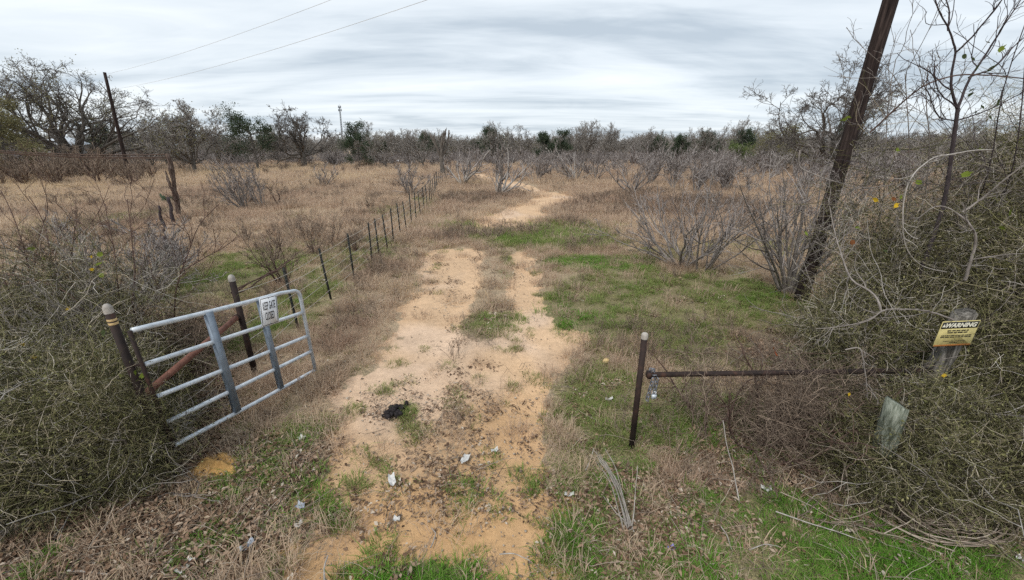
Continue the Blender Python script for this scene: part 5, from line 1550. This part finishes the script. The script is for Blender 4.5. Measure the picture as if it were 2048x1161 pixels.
sapl = [('thin bare stem with upright twigs just right of the dark pole', [G(1700, 640), AT(1765, 400, 5.5), AT(1768, 260, 5.4), AT(1772, 190, 5.4), AT(1788, 120, 5.4)], .012, 33, 10),
        ('bare forked stem in front of the sky between pole and leafy sapling', [G(1740, 650), AT(1815, 420, 5.3), AT(1822, 300, 5.2), AT(1815, 230, 5.2), AT(1808, 150, 5.2)], .012, 34, 12),
        ('bare stem leaning away from the pole with fine curling twigs', [G(1760, 660), AT(1850, 400, 5.2), AT(1862, 260, 5.1), AT(1840, 190, 5.0), AT(1855, 140, 5.0)], .012, 35, 12),
        ('dark bare stem right of the leafy sapling', [G(1850, 640), AT(1990, 330, 4.8), AT(2000, 200, 4.7), AT(2030, 110, 4.6), AT(2060, 40, 4.6)], .012, 36, 12),
        ('dark bare stem at the right frame edge above the vine mound', [G(1900, 640), AT(2030, 330, 4.6), AT(2040, 200, 4.5), AT(2048, 60, 4.4), AT(2060, -20, 4.4)], .010, 37, 12),
        ('curved grey branch reaching out left over the black pipe rail', [AT(1905, 640, 3.6), AT(1850, 622, 3.6), AT(1800, 618, 3.6), AT(1758, 622, 3.6), AT(1740, 645, 3.6), AT(1690, 655, 3.65), AT(1630, 660, 3.7)], .009, 38, 9),
        ('grey forked branch bending over the left side of the thicket', [AT(1762, 622, 3.7), AT(1755, 590, 3.8), AT(1705, 565, 4.0), AT(1690, 530, 4.2), AT(1672, 470, 4.4), AT(1660, 400, 4.6)], .011, 39, 10),
        ('thick crooked grey branch in the middle of the thicket', [AT(1930, 560, 4.3), AT(1955, 480, 4.3), AT(1945, 450, 4.3), AT(1905, 415, 4.4), AT(1870, 408, 4.4), AT(1830, 440, 4.4)], .017, 40, 10),
        ('grey branch slanting up right out of the thicket', [AT(1925, 425, 4.4), AT(1960, 400, 4.4), AT(2000, 365, 4.3), AT(2050, 330, 4.2), AT(2100, 300, 4.2)], .011, 41, 10),
        ('arching thorny branch hanging over the mossy cut post', [AT(1690, 700, 3.5), AT(1720, 690, 3.45), AT(1730, 740, 3.4), AT(1735, 800, 3.35)], .007, 42, 5),
        ('bent bare branch crossing the dark pole halfway up', [AT(1600, 300, 6.0), AT(1595, 335, 6.0), AT(1640, 355, 5.8), AT(1700, 370, 5.5), AT(1740, 385, 5.3), AT(1770, 430, 5.1)], .011, 43, 8)]
for lab, pts, r_, sd, kd in sapl:
    cane(lab, pts, r_, .004, MT['greyb'] if sd not in (36, 37) else MT['darkb'], sd, kd, kl=.28, fine=3)
cane('single pale dry cane standing bent in front of the brown brush', [G(1478, 1010), AT(1466, 940, 3.05), AT(1452, 880, 3.1), AT(1447, 845, 3.15)], .006, .004, MT['pale'], 44)
def twigcurl(px, py, D, seed, lab):
    cane(lab, [AT(px, py, D), AT(px + 40, py - 10, D), AT(px + 60, py + 30, D), AT(px + 30, py + 60, D)], .004, .002, MT['pale'], seed, 3)

# --- left: brambles round the hinge post
tL1 = thicket('thicket', 'dense grey green bramble thicket filling the left side below the field', (-6.35, 4.15), 1.7, .95, 1.12, 138, 331, PR_T, 16, -.09, low=.9, canes=26)
tL2 = thicket('thicket', 'bramble thicket at the left frame edge', (-8.2, 5.0), 1.9, 1.4, 1.15, 112, 332, PR_T, 14, -.06, low=.9, canes=18)
tL3 = thicket('thicket', 'tangled vines climbing over the taped gate post', (-4.45, 3.6), .42, .42, 1.25, 36, 333, PR_T, 10, -.20, low=.9, canes=14)
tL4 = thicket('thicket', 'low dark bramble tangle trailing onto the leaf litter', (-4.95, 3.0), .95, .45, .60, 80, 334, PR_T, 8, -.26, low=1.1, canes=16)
tL7 = high_tangle('tall_brush', 'loose upright brown twigs rising above the left brambles', (-6.3, 4.9), 1.3, .8, .9, 1.9, 30, 343, -.12)
tL8 = high_tangle('tall_brush', 'loose upright twigs behind the taped gate post', (-5.7, 4.7), .7, .6, .7, 1.75, 18, 344, -.12)
tL5 = thicket('thicket', 'brown brush behind the gate between the two capped posts', (-5.0, 5.2), .8, .8, .9, 16, 335, PR_TB, 14, .02, 'brownb', low=1.0)
tL6 = thicket('vine_tangle', 'thin vines wound round the lower half of the taped gate post', (-3.78, 3.10), .22, .18, 1.35, 22, 336, PR_T, 5, -.25, low=1.0, s=(.5, .9))
for px, py, D, kind, sz in [(48, 690, 4.0, 'yellow', .034), (68, 715, 3.9, 'yellow', .030), (125, 763, 3.6, 'green', .026), (153, 775, 3.6, 'green', .028), (243, 750, 3.2, 'green', .030), (272, 742, 3.2, 'green', .034), (285, 752, 3.2, 'green', .032), (130, 690, 3.8, 'dark', .036), (208, 665, 3.6, 'dark', .036), (238, 668, 3.4, 'dark', .032), (6, 705, 4.0, 'green', .03), (35, 718, 3.9, 'dark', .034),
                            (62, 497, 5.0, 'green', .045), (90, 517, 4.9, 'green', .048), (73, 560, 4.8, 'yellow', .034), (185, 515, 4.7, 'yellow', .042), (200, 510, 4.7, 'green', .042), (196, 530, 4.7, 'green', .042), (203, 550, 4.6, 'green', .042), (186, 540, 4.7, 'yellow', .036), (136, 618, 4.4, 'yellow', .034), (228, 822, 3.2, 'dark', .03), (355, 860, 3.3, 'green', .022)]:
    add_leaf(tL1, AT(px, py, D), kind, sz, rl_)
lsap = [('bare brown sapling at the left frame edge leaning over the field', [G(120, 700), AT(60, 560, 5.2), AT(48, 490, 5.3), AT(22, 420, 5.4), AT(0, 380, 5.5)], .013, 51, 10),
        ('bare brown sapling with forked top left of the lichen bush', [G(190, 690), AT(130, 600, 5.0), AT(100, 500, 5.2), AT(90, 440, 5.3), AT(60, 395, 5.4)], .013, 52, 11),
        ('dark twisting bare sapling in front of the lichen covered bush', [G(290, 720), AT(262, 600, 4.8), AT(274, 545, 4.8), AT(265, 520, 4.8), AT(263, 460, 4.9), AT(255, 400, 5.0)], .014, 53, 12),
        ('bare sapling with crossing twigs between the taped post and the lichen bush', [G(250, 720), AT(235, 560, 4.9), AT(232, 500, 5.0), AT(215, 440, 5.1), AT(212, 410, 5.2)], .011, 54, 10),
        ('dark bare sapling with long reaching twigs above the gate hinge', [G(350, 730), AT(350, 590, 5.0), AT(362, 540, 5.0), AT(380, 500, 5.1), AT(395, 450, 5.2), AT(438, 410, 5.3)], .013, 55, 12),
        ('long bare twig reaching right across the field above the gate', [AT(362, 545, 5.0), AT(400, 520, 5.0), AT(440, 500, 5.0), AT(470, 478, 5.0)], .008, 56, 6),
        ('bare sapling rising from the brambles near the left frame edge', [G(60, 760), AT(30, 600, 4.7), AT(-10, 540, 4.8), AT(-40, 470, 5.0)], .012, 57, 10),
        ('short bare brown sapling half way between frame edge and taped post', [G(150, 720), AT(150, 600, 4.9), AT(140, 520, 5.0), AT(150, 450, 5.1)], .010, 58, 10),
        ('arched bare cane sweeping left through the brambles', [G(230, 760), AT(150, 590, 4.6), AT(70, 560, 4.7), AT(0, 545, 4.8), AT(-40, 540, 4.9)], .010, 59, 9)]
for lab, pts, r_, sd, kd in lsap:
    cane(lab, pts, r_, .004, MT['brownb'], sd, kd, 'sapling', 'bare_sapling', .34, 3)
# ------------------------------------------------------------------ litter and small things on the ground
def scrap(px, py, w, h, label, mat='paper', seed=0, cat='paper', fold=.35, lift=.03):
    r = np.random.default_rng(seed + 500)
    n, m = 9, 7
    w, h = w * .72, h * .72
    u_, v_ = np.meshgrid(np.linspace(-1, 1, n), np.linspace(-1, 1, m))
    x = u_ * w / 2 * (1 + .25 * fbm(u_ * 2 + seed, v_ * 2, 1, seed, 2)) ; y = v_ * h / 2 * (.7 + .6 * fbm(u_ + 9, v_ + seed, .8, seed + 3, 2))
    z = (fbm(u_ * 1.6 + seed, v_ * 1.6, 1.0, seed + 7, 3) - .3) * fold * min(w, h) * 1.6 + np.abs(u_ * v_) * lift
    V = np.stack([x, y, z - z.min()], -1).reshape(-1, 3)
    V = np.concatenate([V, V - [0, 0, .0015]])
    i = (np.arange(m - 1)[:, None] * n + np.arange(n - 1)[None]).ravel()
    q = np.stack([i, i + 1, i + n + 1, i + n], 1); k = n * m
    p = G(px, py); p[2] = hz(p[0], p[1]) + .012
    o = link('paper_scrap' if cat == 'paper' else cat.replace(' ', '_'), mk_mesh('scrap', V, [np.concatenate([q, q[:, ::-1] + k])], [MT[mat]], False), None, p, (r.normal(0, .12), r.normal(0, .12), r.uniform(0, 6.28)))
    return tag(o, label, cat)
scrap(605, 881, .11, .09, 'crumpled white paper in the grass left of the track below the gate', seed=1)
scrap(785, 966, .19, .09, 'torn white paper strip on the sand left of the middle litter heap', seed=2)
scrap(930, 925, .20, .11, 'large crumpled white paper on the litter in the middle of the track', seed=3)
scrap(990, 906, .11, .06, 'small flat white paper on the sand right of the crumpled one', seed=4)
scrap(1218, 806, .12, .06, 'white paper in the green grass left of the black gate post', seed=5)
scrap(793, 1043, .08, .06, 'small white scrap on the sand in the near left rut', seed=6)
scrap(600, 1055, .08, .06, 'small white scrap beside the leaf litter left of the rut', seed=7)
scrap(603, 1017, .13, .09, 'pale grey plastic piece among the leaves left of the track', 'greyplastic', 8, 'plastic scrap')
scrap(497, 1100, .14, .10, 'dark grey plastic scrap in the near left leaf litter', 'greyplastic', 9, 'plastic scrap')
scrap(375, 1138, .15, .09, 'pale torn paper at the lower left among the leaves', seed=10)
scrap(110, 1003, .10, .09, 'bluish plastic scrap caught in the left brambles', 'greyplastic', 11, 'plastic scrap')
scrap(1342, 1102, .075, .055, 'bright blue wrapper in the green grass near the lower right', 'bluepaper', 12, 'wrapper')
scrap(1386, 1101, .03, .03, 'tiny white scrap right of the blue wrapper', seed=13)
scrap(1545, 910, .09, .08, 'white scrap lying under the brown brush by the rail', seed=14)
scrap(1532, 985, .11, .08, 'pale green grey paper at the edge of the dark brambles', seed=15)
scrap(1138, 996, .12, .05, 'flat pale scrap in the grass right of the track', seed=16)
scrap(2036, 1122, .07, .06, 'white scrap in the grass at the lower right corner', seed=17)
scrap(1960, 1045, .16, .04, 'pale grey stick-like scrap beside the twig heap', 'greyplastic', 18, 'plastic scrap')
# pale bag-like scrap
p = G(1207, 730); p[2] = hz(p[0], p[1])
rb_ = np.random.default_rng(71)
V, F = lathe([(.002, 0), (.035, .005), (.045, .05), (.035, .09), (.02, .10), (.002, .105)], 12)
V = V * (1 + rb_.normal(0, .12, (len(V), 1)))
tag(link('drink_cup', mk_mesh('drink_cup', V, F, [MT['tape']]), None, p, (.3, .5, 0)), 'pale crumpled cup standing in the weeds right of the track', 'cup')
# dark heap of clods on the left rut
p = G(789, 826); p[2] = hz(p[0], p[1]) - .02
bits = []
rd = np.random.default_rng(72)
for k in range(46):
    t = rd.uniform(); x = rd.normal(0, .055) + (.03 if t > .5 else -.015); y = (.09 if t > .5 else -.05) + rd.normal(0, .04)
    s = rd.uniform(.022, .042)
    V, F = lathe([(.001, -1), (.6, -.75), (.95, -.1), (.8, .55), (.4, .9), (.001, 1)], 8)
    V = V * (1 + rd.normal(0, .14, (len(V), 1))) * s * rd.uniform(.7, 1.3, 3)
    bits.append((V + [x, y, .02 + max(0, .07 - math.hypot(x, y) * .5) * rd.uniform(.3, 1)], F))
V, F = join(bits)
tag(link('dark_clod_heap', mk_mesh('dark_clod_heap', V, F, [MT['dung']]), None, p), 'small heap of black clods lying on the sand of the left rut', 'dirt heap')
# orange sand mound by the gate hinge
p = G(432, 935); p[2] = hz(p[0], p[1])
n = 44
u_, v_ = np.meshgrid(np.linspace(-1, 1, n), np.linspace(-1, 1, n))
q = np.hypot(u_, v_)
q = q * (.75 + .5 * fbm(u_ + 3, v_, .5, 19, 3))
z = np.maximum(0, 1 - q ** 1.6) * .13 * (.3 + 1.4 * fbm(u_, v_, .28, 5, 4)) - .035 + (fbm(u_, v_, .08, 6, 2) - .5) * .02
V = np.stack([u_ * .36, v_ * .24, z], -1).reshape(-1, 3)
i = (np.arange(n - 1)[:, None] * n + np.arange(n - 1)[None]).ravel()
tag(link('sand_mound', mk_mesh('sand_mound', V, [np.stack([i, i + 1, i + n + 1, i + n], 1)], [MT['orangesand']], True), None, p, (0, 0, -.35)), 'low mound of orange yellow sand at the foot of the gate', 'mound')
def ground_branch(name, label, pts, r0_, r1_, mat, seed, kids=0, cat='branch', lift=None, kl=.3):
    P = []
    for k, (px, py) in enumerate(pts):
        g = G(px, py); g[2] = hz(g[0], g[1]) + (lift[k] if lift else .015); P.append(g)
    root = empty(name, P[0], label, cat)
    branch(root, P, r0_, r1_, mat, seed, kids, kl, .03, 2, wob=.006)
    return root
ground_branch('fallen_branch', 'thick weathered dead branch lying at the lower left frame edge', [(-60, 1105), (0, 1082), (40, 1065), (88, 1045)], .045, .018, MT['greyb'], 81, 4, lift=[.05, .05, .05, .04])
ground_branch('fallen_stick', 'pale straight stick lying at the bottom left edge', [(140, 1150), (185, 1152), (245, 1160)], .009, .006, MT['pale'], 82)
ground_branch('fallen_stick', 'pale curved stick at the bottom edge beside the green grass', [(652, 1172), (650, 1145), (657, 1118)], .008, .006, MT['pale'], 83)
ground_branch('fallen_stick', 'pale bent stick on the sand in the near part of the track', [(862, 1100), (868, 1085), (872, 1070), (862, 1060)], .006, .004, MT['pale'], 84)
ground_branch('fallen_stick', 'long pale stalk lying across the green grass below the brambles', [(1545, 1042), (1610, 1062), (1680, 1078), (1725, 1088)], .006, .004, MT['pale'], 85, lift=[.12, .1, .07, .03])
ground_branch('fallen_stick', 'thin pale stick leaning in the grass left of the black gate post', [(1170, 948), (1183, 925), (1186, 915)], .005, .004, MT['pale'], 87, lift=[.01, .06, .1])
for k, (a_, c_2, lab) in enumerate((((1495, 1108), (1560, 1098), 'pale bent straw at the edge of the lower right grass'), ((1440, 1062), (1462, 1105), 'pale straw stem hanging in the grass under the brambles'), ((1000, 1120), (1060, 1128), 'short grey twig beside the near track grass'))):
    ground_branch('fallen_stick', lab, [a_, ((a_[0] + c_2[0]) / 2, (a_[1] + c_2[1]) / 2 - 3), c_2], .005, .003, MT['pale'], 90 + k, lift=[.05, .07, .02])
# dry stalks in a leaning bundle
base = G(1262, 1062); base[2] = hz(base[0], base[1])
st = empty('dry_stalks', base, 'bundle of pale dry stalks leaning left in the green grass by the track', 'dry plant')
rs2 = np.random.default_rng(95)
for k in range(9):
    tipx, tipy = 1195 + rs2.normal(0, 8), 915 + rs2.normal(0, 10)
    tip = AT(tipx, tipy, base[1] + .25 + rs2.normal(0, .05))
    b0 = base + [rs2.normal(0, .03), rs2.normal(0, .03), -.02]
    t = np.linspace(0, 1, 9)[:, None]
    P = b0 * (1 - t) + tip * t + np.sin(t * math.pi) * [.02, .04, .06] + np.cumsum(rs2.normal(0, .004, (9, 3)), 0) - base
    link('stalk', mk_mesh('stalk', *tubes(P[None], np.linspace(.006, .003, 9)[None], 5)[:2], [MT['pale']], True), st)
for tx, ty, dd in ((1274, 932, .25), (1335, 1008, .3), (1208, 990, .1)):
    tip = AT(tx, ty, base[1] + dd); t = np.linspace(0, 1, 8)[:, None]
    P = base * (1 - t) + tip * t + np.cumsum(rs2.normal(0, .006, (8, 3)), 0) - base
    link('stalk', mk_mesh('stalk', *tubes(P[None], np.linspace(.005, .0025, 8)[None], 5)[:2], [MT['pale']], True), st)
# curled heap of dead vines at the right
hb = G(1868, 1045); hb[2] = hz(hb[0], hb[1])
vh = empty('vine_heap', hb, 'curled heap of pale dead vines on the grass at the lower right', 'vine heap')
rh = np.random.default_rng(97)
N, K = 150, 12
a0 = rh.uniform(0, 6.283, N); span = rh.uniform(.8, 2.6, N); rad = rh.uniform(.10, .42, N)
t = np.linspace(0, 1, K)[None]
ang = a0[:, None] + span[:, None] * t
P = np.stack([np.cos(ang) * rad[:, None] * 1.35, np.sin(ang) * rad[:, None] * .8, np.abs(rh.normal(.08, .07, N))[:, None] + .10 * np.sin(t * math.pi) * rh.uniform(0, 1.2, N)[:, None] + .02], -1)
P += np.cumsum(rh.normal(0, .006, P.shape), 1)
V, F, ix = tubes(P, np.repeat(rh.uniform(.0025, .006, N)[:, None], K, 1), 4)
link('vines', mk_mesh('vines', V, F, [MT['stick']], attrs={'rnd': (rh.uniform(.25, 1, N))[ix]}), vh)
N = 70
B = np.stack([rh.uniform(-1.3, .5, N), rh.uniform(-.25, .45, N), rh.uniform(.02, .22, N)], 1)
D = np.stack([rh.normal(.8, .5, N), rh.normal(0, .4, N), rh.normal(0, .15, N)], 1)
l0 = trunk_level(rh, B, D, rh.uniform(.3, 1.2, N), rh.uniform(.003, .006, N), 10, .16, 0, .5)
l1 = spawn(rh, l0, 2, .2, .9, .4, 1.2, .35, .7, 5, .25, .02, .002)
twig_obj('loose_stems', rh, [l0, l1], (4, 3), MT['stick'], vh)
